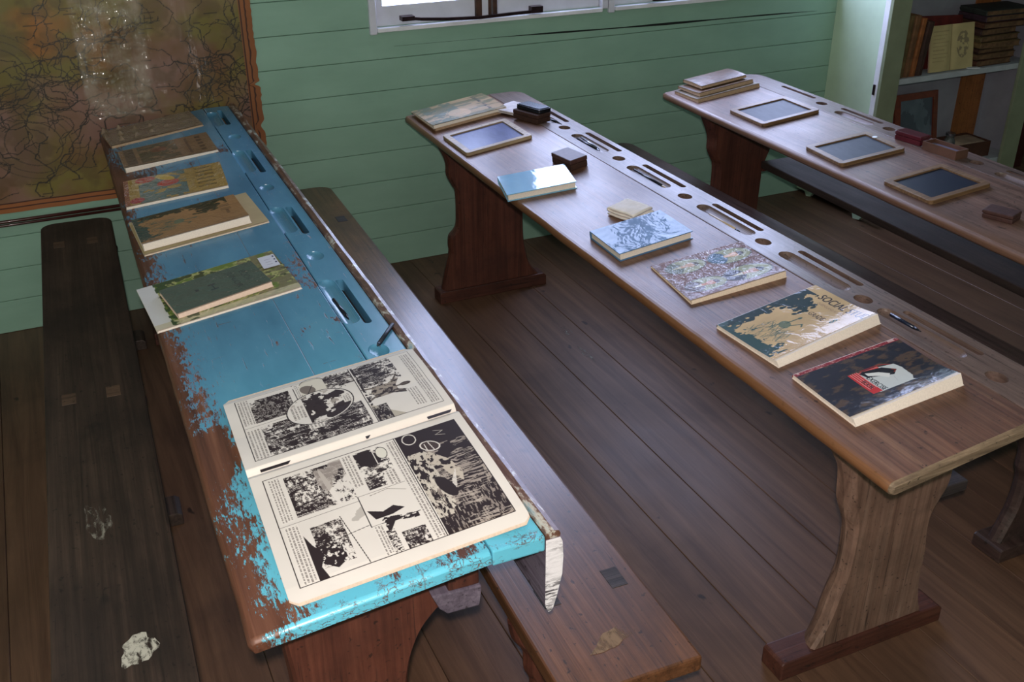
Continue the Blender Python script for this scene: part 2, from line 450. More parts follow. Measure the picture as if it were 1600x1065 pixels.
def print_grid(name, cv, sx, sy, fn, mat, parent, M=None, nx=None, ny=None, thick=0.0):
    """a fine sheet sx by sy metres, shaped by fn(u,v)->(dx,dy,dz); printing goes in the colour attribute"""
    nx = nx or cv.w; ny = ny or cv.h
    U, V = np.meshgrid(np.linspace(0, 1, nx), np.linspace(0, 1, ny))
    dx, dy, dz = fn(U, V)
    co = np.stack([U*sx + dx, V*sy + dy, dz + 0*U], -1).reshape(-1, 3)
    idx = np.arange(nx*ny).reshape(ny, nx)
    f = np.stack([idx[:-1, :-1], idx[:-1, 1:], idx[1:, 1:], idx[1:, :-1]], -1).reshape(-1, 4)
    me = bpy.data.meshes.new(name)
    me.vertices.add(len(co)); me.vertices.foreach_set('co', co.ravel())
    me.loops.add(f.size); me.loops.foreach_set('vertex_index', f.ravel())
    me.polygons.add(len(f)); me.polygons.foreach_set('loop_start', np.arange(0, f.size, 4)); me.polygons.foreach_set('loop_total', np.full(len(f), 4))
    me.update(calc_edges=True); me.validate()
    iu = np.clip((U*cv.w).astype(int), 0, cv.w-1); iv = np.clip((V*cv.h).astype(int), 0, cv.h-1)
    c = lin(np.clip(cv.a[iv, iu], 0, 255)).reshape(-1, 3)
    at = me.color_attributes.new('print', 'FLOAT_COLOR', 'POINT')
    at.data.foreach_set('color', np.concatenate([c, np.ones((len(c), 1))], 1).ravel())
    return link(name, me, mat, parent, M, smooth=True)

# ------------------------------------------------------------------ the room
PITCH = 0.121; P0 = 0.1245
WX0, WX1, WZ0, WZ1 = 1.606, 3.845, 0.958, 2.45
def siding():
    bm = bmesh.new()
    seams = [0.0] + [P0 + i*PITCH for i in range(24)]
    seams = [z for z in seams if z < 2.95] + [3.0]
    for a, b in zip(seams[:-1], seams[1:]):
        g = 0.0007
        spans = [(-1.6, 6.6)]
        if b > WZ0 + 0.03 and a < WZ1 - 0.02: spans = [(-1.6, WX0), (WX1, 6.6)]
        for (x0, x1) in spans:
            prof = [(0.0, a+g+0.0018), (0.002, a+g), (0.02, a+g), (0.02, b-g), (0.002, b-g), (0.0, b-g-0.0014)]
            n = 24
            A = [(x0, y, z) for y, z in prof]; B = [(x1, y, z) for y, z in prof]
            add_prism(bm, A, B)
    return bm
w = from_bm('wall_back', siding(), M_wall); tag(w, kind='structure')
o = box('gap_backing', -1.6, WX0, 0.021, 0.03, 0, 3, M_groove, w)
o = box('gap_backing', WX1, 6.6, 0.021, 0.03, 0, 3, M_groove, w)
o = box('gap_backing', WX0, WX1, 0.021, 0.03, 0, WZ0-0.004, M_groove, w)
o = box('gap_backing', WX0, WX1, 0.021, 0.03, WZ1, 3, M_groove, w)
# the long dark split in the board below the window sill
bm = bmesh.new()
top = []; bot = []
for i in range(41):
    f = i/40; x = 1.70 + 2.03*f
    zc = 0.8955 - 0.031*f + 0.0015*math.sin(9*f)
    hw = 0.0004 + 0.0048*max(0, math.sin(math.pi*min(1, max(0, (f-0.18)/0.82))))**0.8 * (0.7+0.3*math.sin(23*f))
    top.append((x, -0.0006, zc+hw)); bot.append((x, -0.0006, zc-hw))
vs = [bm.verts.new(p) for p in top]; vb = [bm.verts.new(p) for p in bot]
for i in range(40): bm.faces.new((vs[i], vs[i+1], vb[i+1], vb[i]))
from_bm('crack', bm, M_groove, w)

for nm, b in (('wall_left', (-1.62, -1.5, -5.6, 0.0, 0, 3)), ('wall_right', (6.5, 6.62, -5.6, 0.0, 0, 3)), ('wall_rear', (-1.62, 6.62, -5.72, -5.6, 0, 3))):
    tag(box(nm, *b, M_wall), kind='structure')
tag(box('ceiling', -1.62, 6.62, -5.72, 0.05, 3.0, 3.1, M_ceil), kind='structure')
bm = bmesh.new()
x = 1.716 - 0.178*19
while x < 6.6:
    add_box(bm, x+0.0006, x+0.178-0.0006, -5.7, 0.02, -0.03, 0.0); x += 0.178
bmesh.ops.recalc_face_normals(bm, faces=bm.faces)
bmesh.ops.bevel(bm, geom=[e for e in bm.edges if all(v.co.z > -0.001 for v in e.verts)], offset=0.0015, segments=1, affect='EDGES')
fl = from_bm('floor', bm, M_floor); tag(fl, kind='structure')
box('subfloor', -1.7, 6.7, -5.75, 0.05, -0.06, -0.031, M_groove, fl)

# windows: two casement pairs in one white frame
def window(n, x0, x1, first):
    wd = empty('window_%d' % n, Matrix.Translation((x0, 0, WZ0))); tag(wd, kind='structure')
    T = Matrix.Translation((-x0, 0, -WZ0))
    bm = bmesh.new()
    add_box(bm, x0, x0+0.028, -0.014, 0.06, WZ0-0.012, WZ1)
    add_box(bm, x1-0.03, x1, -0.014, 0.06, WZ0+0.006, WZ1)
    add_box(bm, x0, x1, -0.014, 0.06, WZ1-0.03, WZ1)
    bmesh.ops.recalc_face_normals(bm, faces=bm.faces); bevel_all(bm, 0.003, 1)
    from_bm('window_frame', bm, M_winpaint, wd, T)
    # bottom sill
    box('window_sill', x0+0.028, x1-0.03, -0.022, 0.06, WZ0-0.004, WZ0+0.012, M_sill, wd, T, 0.003)
    xm = (x0+x1)/2 - 0.026
    for k, (a, b) in enumerate(((x0+0.03, xm-0.048), (xm+0.052, x1-0.032))):
        s = bmesh.new()
        zb = WZ0+0.013; st = 0.03
        add_box(s, a, b, 0.012, 0.045, zb, 1.044)
        add_box(s, a, b, 0.012, 0.045, WZ1-0.1, WZ1-0.03)
        add_box(s, a, a+st, 0.012, 0.045, 1.044, WZ1-0.1)
        add_box(s, b-st, b, 0.012, 0.045, 1.044, WZ1-0.1)
        bmesh.ops.recalc_face_normals(s, faces=s.faces)
        sa = from_bm('sash', s, M_winpaint, wd, T)
        p = bmesh.new(); add_box(p, a+st, b-st, 0.026, 0.029, 1.044, WZ1-0.1)
        from_bm('pane', p, M_glass, sa)
    # bare dark meeting stiles between the sashes
    s = bmesh.new()
    add_box(s, xm-0.047, xm-0.022, 0.0, 0.045, WZ0+0.013, WZ1-0.03)
    add_box(s, xm+0.006, xm+0.018, 0.0, 0.045, WZ0+0.013, WZ1-0.03)
    add_box(s, xm+0.026, xm+0.044, 0.002, 0.045, WZ0+0.013, WZ1-0.03)
    bmesh.ops.recalc_face_normals(s, faces=s.faces)
    from_bm('meeting_stile', s, M_rust, wd, T)
    box('mullion', xm-0.022, xm+0.006, 0.004, 0.045, WZ0+0.013, WZ1-0.03, M_winpaint, wd, T)
    # casement stay: long flat bar with a kinked end
    s = bmesh.new()
    xs = [(x0+0.14, 0.045), (x0+0.20, 0.036), (x0+0.30, 0.028), (x0+0.44, 0.022), (x0+0.60, 0.026), (x0+0.66, 0.026)] if first else [(x0+0.2, 0.03), (x0+0.4, 0.024), (x0+0.75, 0.022), (x0+0.9, 0.022)]
    for (xa, za), (xb, zb2) in zip(xs[:-1], xs[1:]):
        A = [(xa, -0.034, WZ0+za-0.007), (xa, -0.024, WZ0+za-0.007), (xa, -0.024, WZ0+za+0.004), (xa, -0.034, WZ0+za+0.004)]
        B = [(xb, -0.034, WZ0+zb2-0.007), (xb, -0.024, WZ0+zb2-0.007), (xb, -0.024, WZ0+zb2+0.004), (xb, -0.034, WZ0+zb2+0.004)]
        add_prism(s, A, B)
    add_box(s, xs[-1][0], xs[-1][0]+0.05, -0.04, -0.01, WZ0+0.02, WZ0+0.045)
    add_box(s, xs[0][0]-0.02, xs[0][0]+0.03, -0.04, -0.004, WZ0+0.034, WZ0+0.05)
    bmesh.ops.recalc_face_normals(s, faces=s.faces)
    from_bm('stay', s, M_stay, wd, T)
window(1, WX0, 2.628, True)
window(2, 2.632, WX1, False)

# ------------------------------------------------------------------ wall map
def wall_map():
    W_, H_ = 640, 560
    x0, x1, z0, z1 = -0.42, 1.172, 0.455, 1.62
    cv = Canvas(W_, H_, (112, 78, 46))
    a = cv.n(0.16, 0.2, 3, 5); b = cv.n(0.22, 0.25, 40, 5); c = cv.n(0.05, 0.06, 80, 4)
    cv.put(np.clip((a-0.42)*6, 0, 1), (118, 104, 48)); cv.put(np.clip((b-0.52)*6, 0, 1), (134, 100, 88))
    cv.put(np.clip((0.42-b)*7, 0, 1), (150, 98, 44)); cv.put(np.clip((c-0.5)*3, 0, .35), (80, 62, 34))
    m = np.zeros((H_, W_), bool); r = np.random.RandomState(5)
    def river(u, v, ang, n, wd, depth=0):
        nonlocal m
        pts = [(u, v)]; hd = 0.0
        for i in range(n):
            hd = 0.75*hd + r.randn()*0.5; ang2 = ang + hd
            u += math.cos(ang2)*0.008; v += math.sin(ang2)*0.010
            pts.append((u, v))
            if depth < 2 and r.rand() < 0.13: river(u, v, ang + r.choice((-1, 1))*0.9, int(n*0.5), wd*0.75, depth+1)
        m |= cv.line(pts, wd)
    for i in range(80): river(r.rand(), r.rand(), r.rand()*6.28, 26, 1.7)
    fine = cv.n(0.03, 0.03, 9, 3)
    cv.put(m, (44, 36, 30), 0.85)
    # isobar-like rings
    for (cu, cvv) in ((0.46, 0.42), (0.5, 0.2), (0.75, 0.7)):
        q = cv.ell(cu, cvv, 0.09, 0.11, 0.3) + 0.25*(a-0.5)
        for k in (0.4, 0.7, 1.0): cv.put(np.abs(q-k) < 0.018, (62, 50, 38), 0.6)
    # small place names: short dark ticks
    for i in range(160):
        u, v = r.rand(), r.rand(); cv.put(cv.rect(u, v, u+0.012+0.02*r.rand(), v+0.0035), (52, 40, 30), 0.6)
    # borders
    cv.put(cv.rect(0.972, 0, 1, 1) | cv.rect(0, 0, 1, 0.03), (150, 92, 52))
    for k in (0.973, 0.985): cv.put(cv.rect(k, 0.012, k+0.003, 1), (66, 34, 24))
    for k in (0.028, 0.014): cv.put(cv.rect(0, k, 0.985, k+0.004), (66, 34, 24))
    grime = cv.n(0.4, 0.4, 77, 3); cv.a *= (0.80+0.35*grime)[..., None]
    root = empty('wall_map', Matrix.Translation((x0, -0.006, z0)), 'large varnished brown wall map with dark river lines on the green wall', 'map')
    def shape(U, V):
        rr = np.random.RandomState(4)
        zz = V[:, 0]
        tear = np.interp(zz, np.linspace(0, 1, 90), 0.0016*rr.randn(90))
        notch = -0.016*np.exp(-((zz-0.305)/0.006)**2) - 0.013*np.exp(-((zz-0.17)/0.012)**2)
        dx = (tear+notch)[:, None]*(U > 0.985)
        buckle = 0.002*np.sin(U*23)*np.sin(V*5) + 0.0015*np.sin(U*61+V*9)
        return dx, 0*U, buckle
    mt = NT('varnished_map_sheet')
    at = mt.node('ShaderNodeAttribute'); at.attribute_name = 'print'
    o = mt.sep(mt.coord()); X, Y = o[0], o[1]
    # wrinkled clear film; its pale cloudy patch is glare put into the colour
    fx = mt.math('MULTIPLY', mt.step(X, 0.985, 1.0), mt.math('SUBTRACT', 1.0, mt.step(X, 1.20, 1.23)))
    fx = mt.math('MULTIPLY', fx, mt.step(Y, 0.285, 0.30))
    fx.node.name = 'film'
    glare_cloud = mt.noise(mt.coord((8, 8, 8)), 1.2, 4, 0.6)
    mt.base(mt.mix(mt.math('MULTIPLY', fx, mt.step(glare_cloud, 0.3, 0.9)), at.outputs['Color'], L3(172, 156, 140)))
    mt.rough(0.5)
    mt.b.inputs['Coat Roughness'].default_value = 0.06
    mt.lk(mt.math('ADD', 0.35, mt.math('MULTIPLY', fx, 0.65)), mt.b.inputs['Coat Weight'])
    n1 = mt.noise(mt.coord((40, 9, 10)), 1.0, 1, 0.5, 0.3)
    n2 = mt.noise(mt.coord((14, 32, 10)), 1.0, 1, 0.5, 0.3)
    bp = mt.node('ShaderNodeBump'); bp.inputs['Distance'].default_value = 0.022
    mt.lk(mt.math('ADD', n1, mt.math('MULTIPLY', n2, 0.9)), bp.inputs['Height'])
    mt.lk(mt.math('ADD', 0.12, mt.math('MULTIPLY', fx, 0.88)), bp.inputs['Strength'])
    mt.lk(bp.outputs[0], mt.b.inputs['Coat Normal'])
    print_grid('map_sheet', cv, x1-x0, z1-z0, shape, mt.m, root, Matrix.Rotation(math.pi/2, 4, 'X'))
    bm = bmesh.new(); cyl(bm, (0.0, -0.012, -0.026), (1.592-0.33, -0.012, -0.026), 0.006, n=12)
    cyl(bm, (0.0, -0.010, -0.040), (1.592-0.33, -0.010, -0.040), 0.005, n=12)
    from_bm('bottom_rod', bm, plain('dark_red_lacquer', L3(70, 34, 30), 0.3, coat=0.4), root, smooth=True)
    # hanging strings hold the rod
    for sx in (0.2, 1.1):
        bm = bmesh.new(); cyl(bm, (sx, -0.008, -0.03), (sx, -0.004, 0.01), 0.0012, n=6); from_bm('cord', bm, M_rust, root)
wall_map()

# ------------------------------------------------------------------ desks
DESK = {1: dict(x=0.5671, zl=0.715, zr=0.7527, w=0.4724, r=0.0154, yn=-2.7314, yf=-0.035, j=0.364),
        2: dict(x=1.631, zl=0.700, zr=0.744, w=0.4677, r=0.0034, yn=-2.8073, yf=-0.2715, j=0.338),
        3: dict(x=2.627, zl=0.7076, zr=0.7406, w=0.4414, r=0.0237, yn=-2.75, yf=-0.4194, j=0.325)}
def DM(k):
    d = DESK[k]; return Matrix.Translation((d['x'], -1.5, 0)) @ Matrix.Rotation(-d['r'], 4, 'Z')
TH = 0.028
def top_z(k, s):
    d = DESK[k]
    return d['zl'] + (d['zr']-d['zl'])*min(1, s/d['j'])

def boolean_cut(bm_a, bm_b):
    def ob(bm, n):
        bmesh.ops.recalc_face_normals(bm, faces=bm.faces)
        me = bpy.data.meshes.new(n); bm.to_mesh(me); bm.free()
        o = bpy.data.objects.new(n, me); COL.objects.link(o); return o
    a = ob(bm_a, 'solid'); b = ob(bm_b, 'cut')
    md = a.modifiers.new('b', 'BOOLEAN'); md.operation = 'DIFFERENCE'; md.object = b; md.solver = 'EXACT'
    dg = bpy.context.evaluated_depsgraph_get(); dg.update()
    me = bpy.data.meshes.new_from_object(a.evaluated_get(dg))
    for o in (a, b): 
        m = o.data; COL.objects.unlink(o); bpy.data.objects.remove(o); bpy.data.meshes.remove(m)
    return me

def stadium(s, y0, y1, hw, z0, z1, bm, n=8):
    A = []
    for i in range(n+1):
        a = math.pi*i/n; A.append((s+hw*math.cos(a), y1-hw+hw*math.sin(a)))
    for i in range(n+1):
        a = math.pi + math.pi*i/n; A.append((s+hw*math.cos(a), y0+hw+hw*math.sin(a)))
    add_prism(bm, [(x, y, z0) for x, y in A], [(x, y, z1) for x, y in A])

def trough(s, y0, y1, hw, zt, depth, bm):
    """boat-shaped hollow"""
    n = 16; m = 10; rings = []
    yc, hl = (y0+y1)/2, (y1-y0)/2
    for j in range(m+1):
        t = -1+2*j/m
        rings.append(t)
    # stretched superellipsoid
    geom = bmesh.ops.create_uvsphere(bm, u_segments=22, v_segments=12, radius=1.0)
    for v in geom['verts']:
        x, y, z = v.co
        if abs(y) < 1e-4: yy = 0.0
        else: yy = math.copysign((hl-hw*1.25) + abs(y)*hw*1.25, y)
        v.co = (s + x*hw*1.02, yc + yy, zt + z*depth*(1.0 if abs(y) > 1e-4 else 1.0))

def chunk_leg(front, back, y0, y1, right, zt):
    """slab leg: scalloped left edge (front and back outlines differ), shaped right edge. outlines = [(s,z)] from the top down"""
    F = smooth_curve(front, 4); Bk = smooth_curve(back, 4); R = smooth_curve(right, 4)
    n = max(len(F), len(Bk))
    def res(P, n):
        P = np.array(P); t = np.linspace(0, 1, len(P)); q = np.linspace(0, 1, n)
        return list(zip(np.interp(q, t, P[:, 0]), np.interp(q, t, P[:, 1])))
    F = res(F, n); Bk = res(Bk, n)
    loopF = F + R[::-1]; loopB = Bk + R[::-1]
    mid = [((a[0]*0.5+b[0]*0.5) - (0.004 if i < n else -0.003), a[1]*0.5+b[1]*0.5) for i, (a, b) in enumerate(zip(loopF, loopB))]
    bm = bmesh.new()
    rings = [(y0, loopF, 0.006), (y0+0.008, loopF, 0.0), ((y0+y1)/2, mid, 0.0), (y1-0.008, loopB, 0), (y1, loopB, 0.006)]
    V = []
    for y, lp, ins in rings:
        row = []
        for i, (s, z) in enumerate(lp):
            dx = ins if i < n else -ins
            row.append(bm.verts.new((s+dx, y, z)))
        V.append(row)
    N = len(loopF)
    for a, b in zip(V[:-1], V[1:]):
        for i in range(N):
            j = (i+1) % N
            bm.faces.new((a[i], a[j], b[j], b[i]))
    bm.faces.new(V[0]); bm.faces.new(V[-1][::-1])
    return bm

def foot_bm(s0, s1, y0, y1, h=0.05):
    bm = bmesh.new()
    prof = [(s0, 0), (s1, 0), (s1, h*0.78), (s1-0.012, h), (s0+0.008, h), (s0, h*0.9)]
    add_prism(bm, [(s, y0, z) for s, z in prof], [(s, y1, z) for s, z in prof])
    bmesh.ops.recalc_face_normals(bm, faces=bm.faces); bevel_all(bm, 0.004, 2)
    return bm

def make_desk(k, name, label, Mtop, Mrail, Mleg, Mlegn, slots, trays, wells, legs, well_depth, ridge=True):
    d = DESK[k]; root = empty(name, DM(k), label, 'school desk')
    y0, y1 = d['yn']+1.5, d['yf']+1.5
    zl, zr, j, w_ = d['zl'], d['zr'], d['j'], d['w']
    # writing board: several stations along y so the worn edge wanders
    bm = bmesh.new(); N = 60; rows = []
    r = random.Random(k)
    for i in range(N+1):
        f = i/N; y = y0 + (y1-y0)*f
        e = 0.0016*mnoise.noise(Vector((k*3.1, y*5, 0))) + 0.0014*mnoise.noise(Vector((k*3.1, y*23, 2)))
        th = TH
        sl = (zr-zl)/j
        P = []
        R_ = 0.011
        for a in (90, 120, 150, 180, 215, 250, 270):
            aa = math.radians(a)
            cx, cz = R_+e, zl-th/2+ (R_*sl)
            P.append((cx+R_*math.cos(aa), cz+(th/2)*math.sin(aa)))
        P += [(j-0.0012, zr-th), (j-0.0012, zr-0.0015), (j-0.003, zr)]
        for q in (0.75, 0.5, 0.25):
            P.append((j*q, zl+(zr-zl)*q))
        if k == 1:
            pass
        # rounded near and far ends
        for p in range(len(P)):
            s_, z_ = P[p]
            P[p] = (s_, z_)
        rows.append([(s_, y, z_) for s_, z_ in P])
    # end rounding: add shrunken rings
    def shrink(row, dy, inset):
        o = []
        for p in row:
            mid = zl+(zr-zl)*p[0]/j - TH/2
            o.append((max(p[0], inset*0.8), p[1]+dy, mid + (p[2]-mid)*(1-inset/(TH*0.62))))
        return o
    rows = [shrink(rows[0], -0.001, 0.007)] + [[(p[0], p[1]+0.008, p[2]) for p in rows[0]]] + rows[1:-1] + [[(p[0], p[1]-0.008, p[2]) for p in rows[-1]]] + [shrink(rows[-1], 0.001, 0.007)]
    V = [[bm.verts.new(p) for p in row] for row in rows]; n = len(rows[0])
    for a, b in zip(V[:-1], V[1:]):
        for i in range(n):
            jn = (i+1) % n
            bm.faces.new((a[i], b[i], b[jn], a[jn]))
    bm.faces.new(V[0]); bm.faces.new(V[-1][::-1])
    me_o = from_bm('writing_board', bm, Mtop, root)
    for p in me_o.data.polygons: p.use_smooth = len(p.vertices) == 4 and p.normal.z < 0.9
    if k == 2:
        me_o.data.materials.append(M_endg)
        for p in me_o.data.polygons:
            if p.center.y < y0+0.012: p.material_index = 1
    # rail with pen hollows, slots and inkwell holes
    a = bmesh.new()
    wr = w_ - (0.0205 if ridge else 0.0)
    if k == 2 or k == 3:
        far = rounded_rect(j+0.0012, wr, y0, y1, 0.05, 6, (1, 0, 0, 0))
        add_prism(a, [(x, y, zr-TH) for x, y in far], [(x, y, zr) for x, y in far])
    else: add_box(a, j+0.0012, wr, y0, y1, zr-TH, zr)
    bmesh.ops.recalc_face_normals(a, faces=a.faces); bevel_all(a, 0.003, 2, 0.6)
    b = bmesh.new()
    for (s, ya, yb) in slots: stadium(s, yb+1.5, ya+1.5, 0.009, zr-TH-0.02, zr+0.02, b)
    for (s, ya, yb) in trays: trough(s, yb+1.5, ya+1.5, 0.020, zr+0.0005, 0.013, b)
    for (s, yc) in wells:
        if well_depth:
            g = bmesh.ops.create_uvsphere(b, u_segments=24, v_segments=12, radius=1.0)
            for v in g['verts']: v.co = (s+v.co.x*0.021, yc+1.5+v.co.y*0.03, zr+0.0008+v.co.z*well_depth)
        else:
            g = bmesh.ops.create_cone(b, cap_ends=True, segments=28, radius1=0.019, radius2=0.019, depth=0.08)
            for v in g['verts']: v.co = (s+v.co.x, yc+1.5+v.co.y*1.25, zr+v.co.z)
    me = boolean_cut(a, b)
    link('pen_rail', me, Mrail, root)
    if ridge:
        bm = bmesh.new()
        prof = [(wr+0.001, zr-0.008), (w_+0.005, zr-0.008), (w_+0.006, zr-0.002), (w_+0.003, zr+0.004), (w_-0.006, zr+0.007), (wr+0.003, zr+0.005), (wr+0.001, zr)]
        n_ = 50; V = []
        for i in range(n_+1):
            y = y0+0.001+(y1-y0-0.002)*i/n_
            jx = 0.0015*mnoise.noise(Vector((1, y*18, 0)))
            V.append([bm.verts.new((s+jx*(s > wr+0.004), y, z+jx)) for s, z in prof])
        m_ = len(prof)
        for A, B in zip(V[:-1], V[1:]):
            for i in range(m_): bm.faces.new((A[i], B[i], B[(i+1) % m_], A[(i+1) % m_]))
        bm.faces.new(V[0]); bm.faces.new(V[-1][::-1])
        from_bm('edge_ridge', bm, M_ridge, root)
    for L in legs:
        zt = 0.70
        yf_, yb_ = L['y'][0]+1.5, L['y'][1]+1.5
        def cap(pr):
            return [(s, min(z, top_z(k, max(s, 0))-TH-0.001)) for s, z in pr]
        lg = from_bm('leg', chunk_leg(cap(L['front']), cap(L['back']), yf_, yb_, cap(L['right']), zt), L.get('mat', Mleg), root, smooth=False)
        from_bm('foot', foot_bm(L['foot'][0], L['foot'][1], yf_-0.008, yb_+0.012), M_foot, root)
    return root

far2_front = [(0.05, 0.675), (0.068, 0.629), (0.092, 0.58), (0.102, 0.545), (0.103, 0.505), (0.122, 0.465), (0.136, 0.43), (0.136, 0.32), (0.125, 0.285), (0.104, 0.262), (0.10, 0.225), (0.102, 0.197), (0.085, 0.13), (0.067, 0.049)]
near2_back = [(0.095, 0.69), (0.115, 0.62), (0.123, 0.575), (0.15, 0.525), (0.158, 0.487), (0.164, 0.436), (0.19, 0.37), (0.196, 0.315), (0.195, 0.243), (0.172, 0.16), (0.162, 0.106), (0.142, 0.049)]
near2_front = [(0.14, 0.69), (0.15, 0.60), (0.157, 0.547), (0.174, 0.465), (0.19, 0.40), (0.198, 0.357), (0.197, 0.28), (0.19, 0.22), (0.181, 0.186), (0.162, 0.11), (0.13, 0.049)]
right2 = [(0.458, 0.69), (0.455, 0.55), (0.45, 0.46), (0.446, 0.411), (0.430, 0.377), (0.416, 0.346), (0.413, 0.303), (0.422, 0.227), (0.424, 0.152), (0.435, 0.091), (0.449, 0.049)]
right2f = [(0.44, 0.69), (0.42, 0.55), (0.405, 0.40), (0.402, 0.317), (0.405, 0.21), (0.42, 0.13), (0.44, 0.085), (0.47, 0.049)]
legs2 = [dict(y=(-2.565, -2.515), front=near2_front, back=near2_back, right=right2, foot=(0.043, 0.508), mat=M_legn),
         dict(y=(-0.45, -0.40), front=far2_front, back=far2_front, right=right2f, foot=(0.045, 0.50))]
W2 = [(0.397, -0.50), (0.397, -0.792), (0.397, -1.164), (0.396, -1.541), (0.392, -1.908), (0.39, -2.278), (0.385, -2.66)]
make_desk(2, 'school_desk', 'long brown timber desk in the middle, with slate, blue books and exercise book on it', M_d2, M_d2s, M_leg, M_legn,
          [(0.438, -0.50, -0.736), (0.437, -0.876, -1.104), (0.436, -1.249, -1.477), (0.434, -1.625, -1.848), (0.437, -1.994, -2.221), (0.430, -2.363, -2.583)],
          [(0.392, -0.873, -1.09), (0.391, -1.24, -1.46), (0.395, -1.615, -1.86), (0.393, -1.98, -2.225), (0.39, -2.33, -2.575), (0.392, -0.545, -0.73)],
          W2[1:], legs2, 0, ridge=False)
n1f = [(0.055, 0.70), (0.06, 0.60), (0.069, 0.50), (0.072, 0.40), (0.08, 0.30), (0.085, 0.20), (0.075, 0.12), (0.06, 0.049)]
right1 = [(0.36, 0.70), (0.345, 0.585), (0.318, 0.56), (0.292, 0.53), (0.275, 0.495), (0.262, 0.45), (0.255, 0.38), (0.258, 0.25), (0.28, 0.12), (0.33, 0.049)]
legs1 = [dict(y=(-2.61, -2.56), front=n1f, back=n1f, right=right1, foot=(0.03, 0.42)),
         dict(y=(-0.33, -0.28), front=far2_front, back=far2_front, right=right2f, foot=(0.045, 0.48))]
d1 = make_desk(1, 'school_desk', 'long desk painted flaking turquoise blue, at the left with the open comic on it', M_blue, M_blues, M_leg, M_leg,
          [(0.411, -0.088, -0.285), (0.416, -0.60, -0.84), (0.416, -1.162, -1.375), (0.415, -1.686, -1.931), (0.415, -2.25, -2.48)],
          [(0.378, -0.10, -0.29), (0.381, -0.593, -0.825), (0.382, -1.15, -1.355), (0.384, -1.675, -1.92), (0.384, -2.24, -2.48)],
          [(0.403, -0.439), (0.396, -0.981), (0.40, -1.527), (0.398, -2.057)], legs1, 0.010)
legs3 = [dict(y=(-2.56, -2.51), front=near2_front, back=near2_back, right=right2f, foot=(0.043, 0.49)),
         dict(y=(-0.60, -0.545), front=[(s+0.045, z) for s, z in far2_front], back=[(s+0.035, z) for s, z in far2_front],
              right=[(0.44, 0.69), (0.438, 0.60), (0.43, 0.52), (0.40, 0.436), (0.388, 0.40), (0.388, 0.36), (0.386, 0.28), (0.385, 0.20), (0.40, 0.12), (0.43, 0.049)], foot=(0.06, 0.49))]
make_desk(3, 'school_desk', 'long pale brown desk at the right with three slates in a row on it', M_d3, M_d3s, M_leg, M_leg,
          [(0.408, -0.635, -0.837), (0.408, -0.988, -1.203), (0.402, -1.36, -1.568), (0.405, -1.75, -1.97), (0.405, -2.1, -2.3)],
          [(0.365, -1.01, -1.2), (0.362, -1.36, -1.55), (0.362, -1.75, -1.96), (0.362, -2.1, -2.3)],
          [(0.384, -0.905), (0.384, -1.262), (0.38, -1.655), (0.38, -2.03)], legs3, 0, ridge=False)

# turquoise desk: hanging board at the back edge, and the bearer block under the near end
bm = bmesh.new()
prof = [(0.4532, 0.7442), (0.4532, 0.615), (0.459, 0.600), (0.466, 0.602), (0.474, 0.63), (0.482, 0.67), (0.4835, 0.705), (0.4815, 0.735), (0.4775, 0.7442)]
add_prism(bm, [(s, -1.2314, z) for s, z in prof], [(s, 1.44, z) for s, z in prof])
ap = from_bm('hanging_board', bm, M_apron, d1)
ap.data.materials.append(M_endp)
for p in ap.data.polygons:
    if len(p.vertices) > 4 and p.center.y < 0: p.material_index = 1
bm = bmesh.new()
prof = [(0.300, 0.605), (0.312, 0.575), (0.325, 0.560), (0.382, 0.558), (0.386, 0.590), (0.386, 0.600)]
add_prism(bm, [(s, -1.13, z) for s, z in prof], [(s, -1.02, z) for s, z in prof])
bmesh.ops.recalc_face_normals(bm, faces=bm.faces); bevel_all(bm, 0.003, 2)
from_bm('bearer', bm, M_apron, d1)
box('bearer_post', 0.33, 0.384, -1.125, -1.05, 0.6005, 0.724, M_leg, d1, bev=0.003)
for kk, o in ((2, [x for x in bpy.data.objects if x.name == 'school_desk'][0]),):
    box('bearer', 0.452, 0.535, -1.04, -0.99, 0.350, 0.378, M_mortd, o, bev=0.004)
    box('stretcher', 0.452, 0.465, -1.04, -0.99, 0.379, 0.44, M_leg, o)

# ------------------------------------------------------------------ benches
def make_bench(label, x0, x1, ya, yb, rot, z, mat, legs, group, morts, xr0=None, foot=True, th=0.034, mmat=None, rad=0.05, legmat=None, fext=0.035):
    """plank seat on slab legs; ya far end, yb near end"""
    root = empty('bench', Matrix.Translation(((x0+x1)/2, (ya+yb)/2, 0)) @ Matrix.Rotation(rot, 4, 'Z'), label, 'bench', group)
    hw = (x1-x0)/2; hl = (ya-yb)/2; yc = (ya+yb)/2
    out = rounded_rect(-hw, hw, -hl, hl, rad, 6, (1, 1, 0, 0))
    # subdivide the long edges a little so the edge wanders
    bm = bmesh.new()
    add_prism(bm, [(x, y, z-th) for x, y in out], [(x, y, z) for x, y in out])
    bmesh.ops.recalc_face_normals(bm, faces=bm.faces); bevel_all(bm, 0.005, 2)
    from_bm('seat', bm, mat, root)
    for (yl) in legs:
        l = yl-yc
        front = [(-hw+0.0, z-th-0.001), (-hw+0.008, z-0.075), (-hw+0.03, z-0.115), (-hw+0.032, z-0.16), (-hw+0.045, z-0.2), (-hw+0.04, 0.14), (-hw+0.02, 0.08), (-hw+0.005, 0.039)]
        right = [(-a, b) for a, b in front]
        from_bm('leg', chunk_leg(front, front, l-0.02, l+0.02, right, z), legmat or mat, root)
        bmf = foot_bm(-hw-fext, hw+fext, l-0.045, l+0.045, 0.04); from_bm('foot', bmf, legmat or mat, root)
        for m in morts:
            box('tenon', m-0.017, m+0.017, l-0.027, l+0.027, z-0.01, z+0.0008, mmat or M_mort, root, bev=0.0006, seg=1)
    return root
